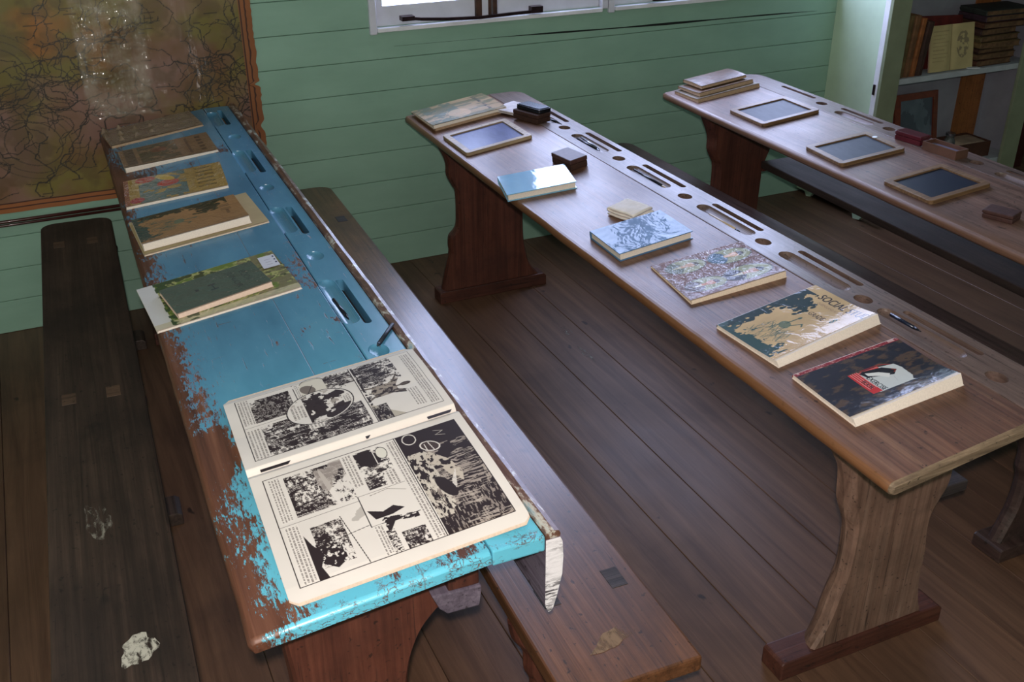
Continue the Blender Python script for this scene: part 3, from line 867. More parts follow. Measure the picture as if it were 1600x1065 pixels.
b1 = make_bench('dark timber bench along the left edge of the room, left of the turquoise desk', 0.289, 0.523, -0.08, -2.85, 0, 0.42, M_bench1, [-0.30, -1.385, -2.6], None, [-0.060, 0.045])
b1.matrix_world = Matrix.Translation((0.405, -1.465, 0)) @ Matrix.Rotation(-0.037, 4, 'Z')
b2 = make_bench('polished brown bench with bluish sheen behind the turquoise desk', 1.067, 1.33, -0.10, -2.772, -0.03, 0.42, M_bench2, [-0.47, -2.53], None, [-0.055, 0.085], mmat=M_mortd, legmat=M_leg)
b2.matrix_world = Matrix.Translation((1.199, -1.436, 0)) @ Matrix.Rotation(-0.03, 4, 'Z')
b3 = make_bench('grey-brown bench between the middle desk and the right-hand desk', 2.435, 2.695, -0.11, -2.75, 0, 0.42, M_bench3, [-0.40, -2.44], None, [-0.055, 0.055], mmat=M_mortd, fext=0.012)
d3 = bpy.data.objects['school_desk.002']
box('attached_shelf', 0.368, 0.640, -1.0, 0.893, 0.407, 0.436, M_bench4, d3, bev=0.006, seg=3)
box('shelf_bearer', 0.389, 0.60, 0.904, 0.945, 0.385, 0.4065, M_leg, d3, bev=0.002)

# chalky paint marks on bench 1 and bench 2
def blotch(parent, cx, cy, rx, ry, z, mat, seed, rot=0.0):
    bm = bmesh.new(); n = 26; r = random.Random(seed); vs = []
    ph = [r.random()*6.28 for _ in range(4)]
    for i in range(n):
        a = 2*math.pi*i/n
        q = 1 + 0.12*math.sin(3*a+ph[0]) + 0.09*math.sin(5*a+ph[1]) + 0.07*math.sin(9*a+ph[2])
        x, y = rx*q*math.cos(a), ry*q*math.sin(a)
        vs.append(bm.verts.new((cx+x*math.cos(rot)-y*math.sin(rot), cy+x*math.sin(rot)+y*math.cos(rot), z)))
    bm.faces.new(vs)
    return from_bm('paint_mark', bm, mat, parent)
def streaky(name, col, lo, hi, sc, under):
    t = NT(name); n = t.noise(t.coord(sc), 1.0, 5, 0.7, 0.5)
    m = t.step(n, lo, hi)
    t.base(col); t.rough(0.7)
    tr = t.node('ShaderNodeBsdfTransparent'); mx = t.node('ShaderNodeMixShader')
    t.lk(m, mx.inputs[0]); t.lk(tr.outputs[0], mx.inputs[1]); t.lk(t.b.outputs[0], mx.inputs[2]); t.lk(mx.outputs[0], t.out.inputs[0])
    return t.m
M_chalk = streaky('rubbed_chalk_mark', L3(136,130,120), 0.44, 0.66, (90, 28, 1), None)
M_spill = streaky('dried_white_paint', L3(186,182,170), 0.36, 0.56, (70, 40, 1), None)
M_tan = streaky('worn_bare_patch', L3(128,104,80), 0.34, 0.62, (40, 16, 1), None)
Mi1 = b1.matrix_world.inverted(); Mi2 = b2.matrix_world.inverted()
def on(parent, Mi, x, y, rx, ry, mat, seed, rot=0.0):
    p = Mi @ Vector((x, y, 0)); blotch(parent, p.x, p.y, rx, ry, 0.4206, mat, seed, rot)
on(b1, Mi1, 0.368, -1.93, 0.026, 0.062, M_chalk, 3, 0.1)
on(b1, Mi1, 0.400, -2.345, 0.030, 0.040, M_spill, 8, -0.3)
on(b2, Mi2, 1.172, -2.672, 0.05, 0.018, M_tan, 5, 0.35)
# pale paint streaks on the floor between the desks
bmx = fl
for (x, y, rx, ry, sd) in ((2.02, -0.86, 0.014, 0.035, 4), (2.0, -1.05, 0.01, 0.06, 6)):
    bm = bmesh.new(); r = random.Random(sd)
    vs = [bm.verts.new((x+rx*math.cos(a)*(1+.2*r.random()), y+ry*math.sin(a)*(1+.2*r.random()), 0.0004)) for a in [2*math.pi*i/20 for i in range(20)]]
    bm.faces.new(vs); from_bm('paint_mark', bm, M_chalk, fl)

# ------------------------------------------------------------------ things on the desks
def surf(k, s, y, h=0.0):
    """world frame on a desk top: x runs toward the near end, y up the slope, z out of it"""
    d = DESK[k]
    if s < d['j']: z = d['zl'] + (d['zr']-d['zl'])*s/d['j']; a = math.atan2(d['zr']-d['zl'], d['j'])
    else: z = d['zr']; a = 0.0
    return DM(k) @ Matrix.Translation((s, y+1.5, z)) @ Matrix.Rotation(-a, 4, 'Y') @ Matrix.Translation((0, 0, h)) @ Matrix.Rotation(-math.pi/2, 4, 'Z')

def from_quad(k, q, h=0.0):
    """q = far-low, far-high, near-high, near-low corners in (s, y)"""
    q = [np.array(p) for p in q]
    c = sum(q)/4
    w = (np.linalg.norm(q[3]-q[0]) + np.linalg.norm(q[2]-q[1]))/2
    hh = (np.linalg.norm(q[1]-q[0]) + np.linalg.norm(q[2]-q[3]))/2
    up = (q[1]-q[0]) + (q[2]-q[3]); ang = math.atan2(up[1], up[0])
    M = surf(k, c[0], c[1], h) @ Matrix.Rotation(ang, 4, 'Z') @ Matrix.Translation((-w/2, -hh/2, 0))
    return M, w, hh

M_page = plain('cream_page_edges', L3(216,196,176), 0.75, var=0.08, vs=300)
M_pagew = plain('pale_page_edges', L3(222,208,196), 0.7, var=0.06, vs=300)
M_pageo = plain('aged_page_edges', L3(176,148,122), 0.8, var=0.12, vs=200)
M_pr_matt = printed('printed_newsprint', 0.62, spec=0.3)
M_pr_film = printed('clear_film_over_print', 0.45, coat=1.0, crinkle=0.35, cr=0.05, cs=26, cb=0.012)
M_pr_wrinkle = printed('crinkled_film_over_print', 0.45, coat=1.0, crinkle=1.0, cr=0.07, cs=30, cb=0.06)
M_pr_silver = printed('very_crinkled_film_over_print', 0.4, coat=1.0, crinkle=0.9, cr=0.10, cs=24, cb=0.03, aniso=(1, 2.2, 1))
M_pr_cloth = printed('printed_card', 0.4, coat=0.4, crinkle=0.2, cr=0.3, cs=10)

def soft_book(name, label, cat, k, quad, cv, mat, t=0.008, curl=(0.0, 0.0), h=0.0, fan=0.02, pages=M_page, back=None, group=None, wav=0.0, cover_w=1.0, ripple=0.0, arch=0.0):
    """paper-covered book; curl = lift of the opening edge at (low, high) corners"""
    M, w, hh = from_quad(k, quad, h)
    root = empty(name, M, label, cat, group)
    # page block with a slanting, rounded fore edge
    def lift(U, V):
        c = curl[0]*(1-V) + curl[1]*V
        return t + c*np.clip((U-0.45)/0.55, 0, 1)**2.4 + wav*np.sin(U*7+V*5) + arch*np.sin(np.clip(U,0,1)*np.pi)
    bm = bmesh.new(); n = 14; m = 6; V0 = []
    wp = w*cover_w
    for j in range(m+1):
        v = j/m; row = []
        for i in range(n+1):
            u = i/n; z = float(lift(np.array(u), np.array(v))) - 0.0012
            row.append(((u*(wp-fan*0.55)), v*(hh-0.004)+0.002, max(0.002, z*0.96)))
        V0.append(row)
    topv = [[bm.verts.new(p) for p in r_] for r_ in V0]
    botv = [[bm.verts.new((i/n*(w), j/m*(hh-0.004)+0.002, 0.0012)) for i in range(n+1)] for j in range(m+1)]
    for j in range(m):
        for i in range(n):
            bm.faces.new((topv[j][i], topv[j][i+1], topv[j+1][i+1], topv[j+1][i]))
            bm.faces.new((botv[j][i], botv[j+1][i], botv[j+1][i+1], botv[j][i+1]))
    for i in range(n):
        bm.faces.new((topv[0][i], botv[0][i], botv[0][i+1], topv[0][i+1]))
        bm.faces.new((topv[m][i], topv[m][i+1], botv[m][i+1], botv[m][i]))
    for j in range(m):
        bm.faces.new((topv[j][0], topv[j+1][0], botv[j+1][0], botv[j][0]))
        bm.faces.new((topv[j][n], botv[j][n], botv[j+1][n], topv[j+1][n]))
    from_bm('pages', bm, pages, root)
    bk = box('back_cover', 0, w, 0, hh, 0.0, 0.0011, back or pages, root)
    wc = w*cover_w - fan
    def fn(U, V):
        UU = U*wc/w
        z = lift(UU, V) + 0.0006
        # spine fold down at the left
        z = z - (t-0.002)*np.clip(1-U/0.02, 0, 1)**2
        if ripple: z = z + ripple*np.maximum(0, np.sin(U*17+V*6+np.sin(V*21)))**3*np.maximum(0, np.sin(V*38+U*3))**2*np.clip(1.25-1.5*V, 0, 1)
        return 0*U, 0*U, z
    print_grid('front_cover', cv, wc, hh, fn, mat, root)
    return root

def hard_book(name, label, k, quad, mcov, t=0.018, h=0.0, pages=M_pagew, group=None, M=None, w=None, hh=None, cat='book', jit=0.0):
    if M is None: M, w, hh = from_quad(k, quad, h)
    root = empty(name, M, label, cat, group)
    c = 0.0022
    bm = bmesh.new()
    add_box(bm, 0, w, 0, hh, 0, c); add_box(bm, 0, w, 0, hh, t-c, t)
    # rounded spine
    pts = []
    for i in range(7):
        a = math.pi/2 + math.pi*i/6; pts.append((0.0015+0.004*math.cos(a), t/2+(t/2)*math.sin(a)))
    add_prism(bm, [(x, 0, z) for x, z in pts], [(x, hh, z) for x, z in pts])
    if jit:
        r = random.Random(name+str(k)+str(w))
        for v in bm.verts: v.co += Vector((r.uniform(-jit, jit), r.uniform(-jit, jit), r.uniform(0, jit*0.3)))
    bmesh.ops.recalc_face_normals(bm, faces=bm.faces)
    from_bm('cover', bm, mcov, root)
    bm = bmesh.new(); add_box(bm, 0.003, w-0.004, 0.0035, hh-0.0035, c+0.0001, t-c-0.0001)
    from_bm('pages', bm, pages, root)
    return root

def base_cover(W_, H_, col, seed, dirt=0.15):
    cv = Canvas(W_, H_, col); cv.a *= (1-dirt/2+dirt*cv.n(0.2, 0.2, seed, 4))[..., None]; return cv

def foliage(cv, region, seed, col, dens=0.5, sc=0.035):
    n = cv.n(sc, sc, seed, 3); cv.put(region & (n > dens), col, 0.9)

# --- covers -------------------------------------------------------
def cover_social(bright=True, title=True, W_=300, H_=230):
    tan = (196, 166, 122) if bright else (158, 118, 78)
    cv = base_cover(W_, H_, tan, 3, 0.18)
    dk = (18, 44, 40) if bright else (38, 44, 26)
    e = cv.n(0.06, 0.06, 21, 4)
    # dark tree mass: left edge, top left arch of leaves, bottom
    cv.put((cv.U + 0.35*(e-0.5) < 0.16+0.05*np.sin(cv.V*9)) & (cv.V < 0.9), dk)
    cv.put((cv.V + 0.5*(e-0.5) < 0.13) & (cv.U < 0.95), (40, 70, 66))
    r = np.random.RandomState(8)
    for i in range(120):
        f = r.rand(); u = 0.02+0.36*f+0.03*r.randn(); v = 0.47+0.24*math.sin(f*2.2+0.2)+0.05*r.randn()
        if f > 0.45: v += 0.04
        cv.put(cv.ell(u, v, 0.028, 0.02, r.rand()*3) < 1, dk)
    for i in range(26):
        u = 0.2+0.14*r.rand(); v = 0.6+0.16*r.rand(); cv.put(cv.ell(u, v, 0.03, 0.014, r.rand()*3) < 1, dk)
    # figure on horseback in grass
    for i in range(90):
        u = 0.32+0.42*r.rand(); v = 0.10+0.22*r.rand()
        cv.put(cv.line([(u, v), (u+0.03*r.randn(), v+0.07)], 1.3), (50, 84, 78), 0.75)
    cv.put(cv.ell(0.50, 0.40, 0.075, 0.05, -0.2) < 1, (88, 106, 88), 0.8)
    cv.put(cv.line([(0.45, 0.38), (0.43, 0.28)], 3) | cv.line([(0.55, 0.37), (0.57, 0.28)], 3) | cv.line([(0.56, 0.42), (0.62, 0.50), (0.66, 0.47)], 4), (60, 84, 74), 0.85)
    cv.put(cv.line([(0.49, 0.43), (0.50, 0.53)], 5) | (cv.ell(0.505, 0.55, 0.018, 0.022) < 1), (60, 84, 74), 0.85)
    if title:
        cv.text('SOCIAL STUD', 0.27, 0.86, 1.03, 0.945, (34, 24, 22), embolden=0.006)
        cv.text('QUEENSLAND SCHOOLS', 0.36, 0.80, 0.80, 0.83, (130, 100, 80), 0.8)
        cv.text('GRADE', 0.47, 0.64, 0.70, 0.69, (40, 30, 28), embolden=0.002)
        cv.text('8', 0.78, 0.66, 0.815, 0.745, (36, 96, 96), embolden=0.006)
    else:
        for u in (0.30, 0.44): 
            for j in range(3): cv.put(cv.rect(u+0.03*j, 0.80, u+0.015+0.03*j, 0.9), (60, 44, 30), 0.6)
        cv.put(cv.rect(0.5, 0.84, 0.66, 0.87), (70, 50, 34), 0.5)
    return cv

# --- turquoise desk ----------------------------------------------
cv = base_cover(220, 260, (150, 130, 112), 5, 0.2)
cv.put(cv.n(0.1, 0.3, 6, 4) > 0.6, (130, 108, 80), 0.4); cv.put(cv.frame(0.06, 0.05, 0.94, 0.95, 1.2), (120, 92, 66), 0.6)
soft_book('workbook', 'tan booklet in wrinkled clear film at the wall end of the turquoise desk', 'book', 1,
          [(0.010, -0.062), (0.315, -0.062), (0.33, -0.24), (0.02, -0.30)], cv, M_pr_wrinkle, 0.006, (0.003, 0.0), fan=0.004, pages=M_pageo, ripple=0.014)
cv = base_cover(240, 240, (134, 104, 72), 15, 0.2)
cv.put(cv.rect(0.05, 0.2, 0.92, 0.62) & (cv.n(0.06, 0.06, 4, 4) > 0.42), (62, 60, 36), 0.85)
cv.put(cv.rect(0.04, 0.05, 0.9, 0.16), (56, 46, 34), 0.75); cv.put(cv.ell(0.35, 0.42, 0.12, 0.09) < 1, (140, 60, 40), 0.5)
for j in range(5): cv.put(cv.rect(0.12+0.16*j, 0.84, 0.22+0.16*j, 0.9), (60, 44, 30), 0.7)
cv.put(cv.rect(0.1, 0.72, 0.9, 0.75), (70, 50, 36), 0.6)
soft_book('reader', 'thin dark brown illustrated booklet, second from the wall on the turquoise desk', 'book', 1,
          [(0.035, -0.345), (0.322, -0.345), (0.335, -0.565), (0.046, -0.575)], cv, M_pr_film, 0.005, (0.012, 0.002), fan=0.004, pages=M_pagew)
cv = base_cover(240, 240, (166, 132, 62), 25, 0.15)
cv.put((cv.V > 0.15) & (cv.V < 0.62) & (cv.n(0.12, 0.12, 9, 3) > 0.42), (76, 104, 104), 0.9)
cv.put(cv.ell(0.42, 0.44, 0.12, 0.11) < 1, (176, 50, 34)); cv.put(cv.ell(0.14, 0.22, 0.12, 0.1) < 1, (166, 48, 34))
cv.put(cv.ell(0.86, 0.12, 0.1, 0.07) < 1, (160, 44, 50)); cv.put(cv.ell(0.2, 0.42, 0.16, 0.06, 0.5) < 1, (196, 160, 60))
for j in range(6): cv.put(cv.rect(0.1+0.14*j, 0.72, 0.16+0.14*j, 0.9), (118, 92, 40), 0.7)
cv.put(cv.rect(0, 0, 1, 0.05) | cv.rect(0, 0, 0.03, 1), (150, 96, 70))
soft_book('picture_book', 'yellow picture booklet with red and blue scene, third from the wall on the turquoise desk', 'book', 1,
          [(0.020, -0.665), (0.312, -0.69), (0.302, -0.915), (0.018, -0.905)], cv, M_pr_wrinkle, 0.008, (0.0, 0.0), fan=0.003, pages=M_pagew)
cv = base_cover(120, 120, (176, 156, 120), 31, 0.12)
soft_book('exercise_book', 'buff exercise book lying underneath the brown social studies reader on the turquoise desk', 'book', 1,
          [(0.015, -1.01), (0.335, -1.0), (0.345, -1.25), (0.013, -1.275)], cv, M_pr_matt, 0.004, (0, 0), fan=0.002, pages=M_page)
soft_book('reader', 'brown reader with dark palm foliage on top of the buff book on the turquoise desk', 'book', 1,
          [(0.020, -1.03), (0.298, -1.03), (0.302, -1.235), (0.020, -1.255)], cover_social(False, False, 260, 200), M_pr_film, 0.012, (0.006, 0.008), h=0.0056, fan=0.012, pages=M_pagew)
# botanical magazine with the small grey book and label on it
cv = base_cover(300, 260, (170, 168, 110), 41, 0.15)
g1 = cv.n(0.07, 0.07, 44, 4); cv.put(g1 > 0.52, (96, 116, 44), 0.9); cv.put(g1 < 0.4, (52, 62, 30), 0.9)
cv.put((cv.V > 0.72) & (cv.n(0.03, 0.05, 46, 3) > 0.45), (120, 112, 84), 0.9)
r = np.random.RandomState(3)
for i in range(70):
    u = 0.72+0.26*r.rand(); v = 0.12+0.6*r.rand(); a = r.rand()*0.9+0.3
    cv.put(cv.line([(u, v), (u-0.08*math.cos(a), v+0.08*math.sin(a))], 3.0), [(50, 70, 36), (120, 140, 50), (206, 206, 190)][i % 3], 0.9)
cv.put(cv.rect(0.0, 0, 1, 0.12), (208, 204, 204)); cv.put(cv.rect(0.90, 0, 1, 1), (196, 184, 158), 0.8)
cv.put((cv.V < 0.3) & (cv.V > 0.11) & (cv.n(0.05, 0.05, 47, 3) > 0.5), (46, 70, 40), 0.9)
soft_book('magazine', 'magazine with green and yellow leaf pattern underneath a small grey book', 'magazine', 1,
          [(-0.014, -1.468), (0.313, -1.445), (0.326, -1.695), (-0.006, -1.72)], cv, M_pr_cloth, 0.005, (0, 0.0), fan=0.003, pages=M_pagew)
cv = base_cover(220, 160, (78, 92, 84), 51, 0.12)
cv.text('I', 0.42, 0.30, 0.50, 0.34, (44, 50, 60), 0.7); cv.text('H', 0.40, 0.44, 0.62, 0.52, (40, 46, 58), 0.8)
cv.text('JUNIOR', 0.16, 0.66, 0.82, 0.74, (38, 44, 56), 0.75); cv.text('BOOK', 0.26, 0.80, 0.7, 0.87, (38, 44, 56), 0.6)
soft_book('small_book', 'small grey-green book with pink page edges on top of the leaf-patterned magazine', 'book', 1,
          [(0.030, -1.535), (0.252, -1.505), (0.270, -1.655), (0.048, -1.69)], cv, M_pr_film, 0.011, (0.0, 0.002), h=0.0063, fan=0.004, pages=plain('pinkish_page_edges', L3(214,188,172), 0.7, var=0.06, vs=200))
lm, lw, lh = from_quad(1, [(0.268, -1.475), (0.308, -1.478), (0.312, -1.548), (0.272, -1.553)], 0.0066)
cv = Canvas(60, 40, (206, 204, 214))
for j in range(3): cv.put(cv.rect(0.12+0.24*j, 0.82, 0.22+0.24*j, 0.92), (60, 60, 90))
for j in range(3): cv.put(cv.rect(0.3+0.2*j, 0.3, 0.34+0.2*j, 0.65), (170, 166, 180))
lab = empty('price_label', lm, 'small white paper label stuck on the leaf-patterned magazine', 'label')
print_grid('label_sheet', cv, lw, lh, lambda U, V: (0*U, 0*U, 0.0004+0.001*(U > .9)), M_pr_matt, lab)
# dark crayon stub
bm = bmesh.new(); cyl(bm, (0, 0, 0.005), (0.088, 0, 0.005), 0.0045, n=10); cyl(bm, (0.088, 0, 0.005), (0.097, 0, 0.005), 0.0045, 0.002, n=10)
M = surf(1, 0.456, -1.968, 0.0) @ Matrix.Rotation(math.radians(-36), 4, 'Z')
tag(from_bm('slate_pencil', bm, plain('dark_slate_stick', L3(34,38,48), 0.5), None, M, True), 'short dark slate pencil lying across the turquoise desk above the open comic', 'pencil')

# --- the open comic ------------------------------------------------
INK = (46, 34, 34); PAP = (214, 206, 198)
def ink_art(cv, u0, v0, u1, v1, seed, dens=0.5, su=0.03, sv=0.012, tone=True):
    reg = cv.rect(u0, v0, u1, v1)
    a = cv.n(su*.6, sv*.7, seed, 4); b = cv.n(sv*0.8, su*0.8, seed+50, 3); big = cv.n(0.16, 0.12, seed+90, 3)
    th = 0.5 + (0.5-dens)*0.5 + (big-0.5)*0.7
    if tone: cv.put(reg & (big < 0.5) & (b > 0.42), (150, 140, 132), 0.55)
    cv.put(reg & (a > th), INK, 0.95); cv.put(reg & (b > th+0.12), INK, 0.9)
    hz = ((np.sin((cv.U*cv.w*1.1 + cv.V*cv.h*0.7 + 9*big)*1.5) > 0.3)); cv.put(reg & hz & (a > th-0.07) & (a <= th), INK, 0.75)
    hz2 = ((np.sin((cv.U*cv.w*0.6 - cv.V*cv.h*0.9 + 7*b)*1.4) > 0.2)); cv.put(reg & hz2 & (a > th+0.05) & (b < 0.47), PAP, 0.85)
def caption(cv, u0, v0, u1, v1, lines, seed):
    """rows of tiny hand lettering, too small to read"""
    cv.put(cv.rect(u0, v0, u1, v1), PAP)
    r = np.random.RandomState(seed); dv = (v1-v0)/(lines+0.3)
    for i in range(lines):
        v = v1 - dv*(i+0.85); u = u0+0.008
        while u < u1-0.012:
            L = r.uniform(0.006, 0.024)
            e = min(u+L, u1-0.006)
            m = cv.rect(u, v, e, v+dv*0.55) & (((cv.U*cv.w).astype(int) + i) % 3 != 0)
            cv.put(m, (70, 58, 54), 0.8); u = e+0.005
def comic_left():
    cv = Canvas(380, 470, PAP); cv.a *= (0.96+0.08*cv.n(0.3, 0.3, 5, 3))[..., None]
    f = (0.07, 0.055, 0.90, 0.965)
    # bottom row
    ink_art(cv, .14, .10, .44, .30, 1, .5); caption(cv, .08, .06, .44, .12, 4, 2)
    ink_art(cv, .50, .13, .90, .36, 3, .62, .05, .014); caption(cv, .50, .06, .90, .125, 4, 4)
    cv.put(cv.line([(.47, .055), (.47, .33)], 1.6), INK)
    cv.put(cv.line([(.07, .345), (.30, .345)], 1.4), INK)
    # second row, left: small boat in a round frame, figure leaping
    ink_art(cv, .12, .15, .40, .32, 7, .55, .012, .035)
    ink_art(cv, .10, .56, .28, .64, 8, .35, .02, .03); 
    q = cv.ell(.19, .44, .15, .075); cv.put(q < 1, (206, 198, 184)); cv.put(np.abs(q-1) < .05, INK)
    cv.put(cv.ell(.20, .41, .07, .035, .2) < 1, (120, 108, 100)); cv.put(cv.line([(.15, .44), (.27, .40), (.27, .46)], 2), INK)
    ink_art(cv, .08, .50, .34, .60, 9, .42, .03, .015); caption(cv, .08, .34, .12, .38, 1, 9); caption(cv, .10, .35, .42, .372, 2, 10)
    # battle on the right of the lower half
    ink_art(cv, .56, .36, .90, .62, 11, .62, .04, .018)
    caption(cv, .56, .34, .74, .41, 4, 12)
    ink_art(cv, .30, .36, .56, .46, 13, .3)
    # central oval
    q = cv.ell(.47, .43, .215, .165, -.1); cv.put(q < 1, PAP)
    big = cv.n(.09, .06, 17, 4); cv.put((q < .88) & (cv.V > .36) & (big > .5), INK, .95)
    cv.put((q < .88) & (cv.n(.03, .02, 18, 3) > .6) & (cv.V > .36), INK, .8)
    cv.put((q < .9) & (big < .36), (168, 158, 148), .8)
    caption(cv, .38, .285, .56, .355, 4, 19); caption(cv, .42, .545, .52, .585, 3, 20)
    cv.put(np.abs(q-1) < .035, INK)
    # large top panel: a crowd on a bank, man with arms flung wide
    cv.put(cv.line([(.07, .64), (.90, .64)], 1.8), INK)
    ink_art(cv, .08, .65, .42, .86, 23, .56, .035, .014)
    ink_art(cv, .42, .65, .60, .76, 24, .45)
    cv.put(cv.poly([(.66, .645), (.90, .645), (.90, .78), (.80, .72)]), (176, 166, 152)); ink_art(cv, .70, .645, .90, .72, 25, .45, .01, .03)
    body = cv.poly([(.44, .70), (.52, .68), (.60, .70), (.60, .78), (.64, .84), (.61, .86), (.56, .81), (.50, .81), (.42, .84), (.40, .82), (.45, .78)])
    cv.put(body, (150, 138, 126)); cv.put(body & (cv.n(.02, .02, 26, 3) > .52), INK, .9)
    cv.put(cv.line([(.57, .80), (.655, .865)], 5) | cv.line([(.45, .80), (.36, .84), (.34, .80)], 5), (90, 78, 70))
    cv.put(cv.ell(.52, .855, .022, .028) < 1, (70, 56, 50)); cv.put(cv.line([(.52, .81), (.52, .86)], 6), (90, 78, 70))
    cv.put(cv.line([(.46, .70), (.44, .65)], 7) | cv.line([(.57, .70), (.62, .65)], 7), (110, 98, 88))
    cv.put(cv.rect(.08, .65, .9, .66) & (cv.n(.02, .02, 3, 2) > .4), INK)
    caption(cv, .10, .905, .88, .955, 4, 28); caption(cv, .60, .84, .86, .895, 4, 29); caption(cv, .08, .58, .11, .63, 2, 30)
    cv.put(cv.frame(*f, 1.7), INK)
    return cv
def comic_right():
    cv = Canvas(440, 470, PAP); cv.a *= (0.96+0.08*cv.n(0.3, 0.3, 15, 3))[..., None]
    f = (0.10, 0.055, 0.92, 0.955)
    # bottom left: sea with drifting smoke, bottom right: ship
    ink_art(cv, .13, .14, .46, .27, 41, .62, .035, .016); ink_art(cv, .13, .27, .46, .40, 42, .4, .03, .012)
    cv.put(cv.ell(.31, .31, .16, .012, .1) < 1, PAP); caption(cv, .11, .07, .47, .125, 4, 43)
    cv.put(cv.rect(.12, .27, .35, .40) & (cv.n(.1, .06, 44, 3) > .55), (168, 158, 150), .8)
    cv.put(cv.line([(.49, .055), (.49, .40)], 1.6), INK)
    ink_art(cv, .56, .17, .86, .30, 45, .38, .03, .012); ship = cv.poly([(.66, .17), (.80, .15), (.88, .22), (.84, .27), (.70, .26), (.62, .22)])
    cv.put(ship & (cv.n(.02, .012, 46, 3) > .42), INK); cv.put(cv.line([(.55, .30), (.92, .34)], 1.6) | cv.line([(.70, .24), (.68, .40)], 1.6), INK)
    cv.put(cv.rect(.50, .28, .70, .40) & (cv.n(.08, .1, 47, 4) > .55), (176, 168, 160), .9)
    cv.put(cv.poly([(.60, .135), (.92, .135), (.92, .175), (.84, .16), (.76, .185), (.68, .155)]), INK); caption(cv, .50, .07, .92, .13, 4, 48)
    # middle left: man at a table, radio; middle: map with black island
    ink_art(cv, .12, .46, .44, .60, 51, .5, .03, .02); cv.put(cv.poly([(.13, .46), (.24, .47), (.27, .55), (.20, .58), (.13, .53)]), INK)
    cv.put(cv.frame(.10, .545, .26, .615, 2), PAP); q = cv.ell(.18, .58, .05, .025); cv.put(q < 1, (210, 204, 192)); cv.put(np.abs(q-1) < .12, INK)
    caption(cv, .11, .405, .40, .45, 3, 52); caption(cv, .33, .55, .46, .60, 3, 56)
    cv.put(cv.rect(.46, .405, .92, .62), PAP); cv.put(cv.frame(.46, .40, .70, .62, 1.6), INK)
    cv.put(cv.poly([(.58, .41), (.62, .47), (.60, .52), (.64, .56), (.66, .50), (.66, .43)]), INK)
    cv.put(cv.line([(.48, .45), (.47, .53), (.52, .60)], 1.4), (120, 110, 100))
    cv.put(cv.poly([(.66, .45), (.70, .60), (.74, .60), (.71, .50), (.78, .46)]) & (cv.n(.02, .03, 57, 3) > .4), INK)
    ink_art(cv, .80, .50, .92, .60, 53, .5); ink_art(cv, .76, .41, .92, .48, 54, .58, .012, .02); caption(cv, .70, .405, .92, .445, 3, 55)
    # great dark panel at the top: diver in a cave under water
    cv.put(cv.rect(.10, .665, .92, .955), INK)
    hatch = cv.n(.006, .04, 61, 3); h2 = cv.n(.035, .006, 62, 3); z = cv.n(.2, .2, 63, 3)
    cv.put(cv.rect(.26, .76, .92, .955) & (hatch > .52) & (z > .34), (190, 178, 166), .75)
    cv.put(cv.rect(.50, .67, .92, .955) & (h2 > .58) & (z < .55), (180, 168, 156), .7)
    cv.put(cv.rect(.28, .665, .80, .76) & (cv.n(.03, .010, 64, 3) > .52), (206, 196, 182), .9)
    q = cv.ell(.15, .72, .045, .03); cv.put(np.abs(q-1) < .15, PAP)
    q = cv.ell(.255, .79, .05, .035, .6); cv.put(q < 1, (70, 56, 52)); cv.put(np.abs(q-1) < .16, PAP)
    cv.put(cv.line([(.22, .79), (.30, .80)], 2) | cv.line([(.23, .77), (.29, .77)], 2), PAP)
    arm = cv.poly([(.30, .77), (.40, .83), (.52, .86), (.60, .84), (.52, .80), (.44, .78), (.36, .72)])
    cv.put(arm & (cv.n(.02, .02, 65, 2) > .4), (186, 174, 160)); 
    for j in range(4): cv.put(cv.line([(.50+.02*j, .83-.01*j), (.62+.02*j, .80-.01*j)], 2.2), PAP, .9)
    cv.put(cv.ell(.60, .76, .09, .03, .2) < 1, INK); cv.put(cv.line([(.14, .84), (.16, .88), (.18, .84), (.20, .88)], 1.6), (180, 170, 160))
    cv.put(cv.line([(.10, .66), (.92, .66)], 1.8), INK)
    caption(cv, .11, .612, .92, .658, 3, 66)
    cv.put(cv.frame(*f, 1.7), INK)
    return cv
q = [(0.062, -2.09), (0.446, -2.09), (0.456, -2.70), (0.082, -2.69)]
M, w, hh = from_quad(1, q, 0.0)
comic = empty('open_comic', M, 'large open comic book with black and white adventure strip pages on the turquoise desk', 'comic book')
gut = 0.272/0.61
def sheet(name, cv, u0, u1, fn, mat): return print_grid(name, cv, (u1-u0)*w, hh, fn, mat, comic, Matrix.Translation((u0*w, 0, 0)))
wl = gut*w; wr = (1-gut)*w
zl_ = lambda U, V: (0.003*np.clip((U-0.97)/0.03, -1, 0)*0 + 0.006*V**1, )
def fl_(U, V):
    # left page sits on a few leaves, rises softly then dives at the gutter; outer corners rounded
    z = 0.004 + 0.012*np.sin(np.clip(U, 0, 1)*math.pi*0.9)*(0.35+0.5*V) + 0.010*np.clip((U-0.55)/0.45, 0, 1)*1.0 - 0.014*np.clip((U-0.965)/0.035, 0, 1)**1.5
    z = z - 0.0036*np.clip(1-U/0.06, 0, 1)
    dy = 0*U
    rc = np.clip((0.05-U)/0.05, 0, 1)
    return 0*U, dy - 0.012*rc**2*(V-0.5)*2, z
def fr_(U, V):
    z = 0.004 + 0.010*np.clip(U/0.05, 0, 1)**0.7*np.exp(-U*2.2) + 0.006*np.sin(U*math.pi)*V
    rc = np.clip((U-0.955)/0.045, 0, 1)
    return 0*U, -0.012*rc**2*(V-0.5)*2, z - 0.003*np.clip((U-0.9)/0.1, 0, 1)
sheet('left_page', comic_left(), 0.0, gut, fl_, M_pr_matt)
sheet('right_page', comic_right(), gut, 1.0, fr_, M_pr_matt)
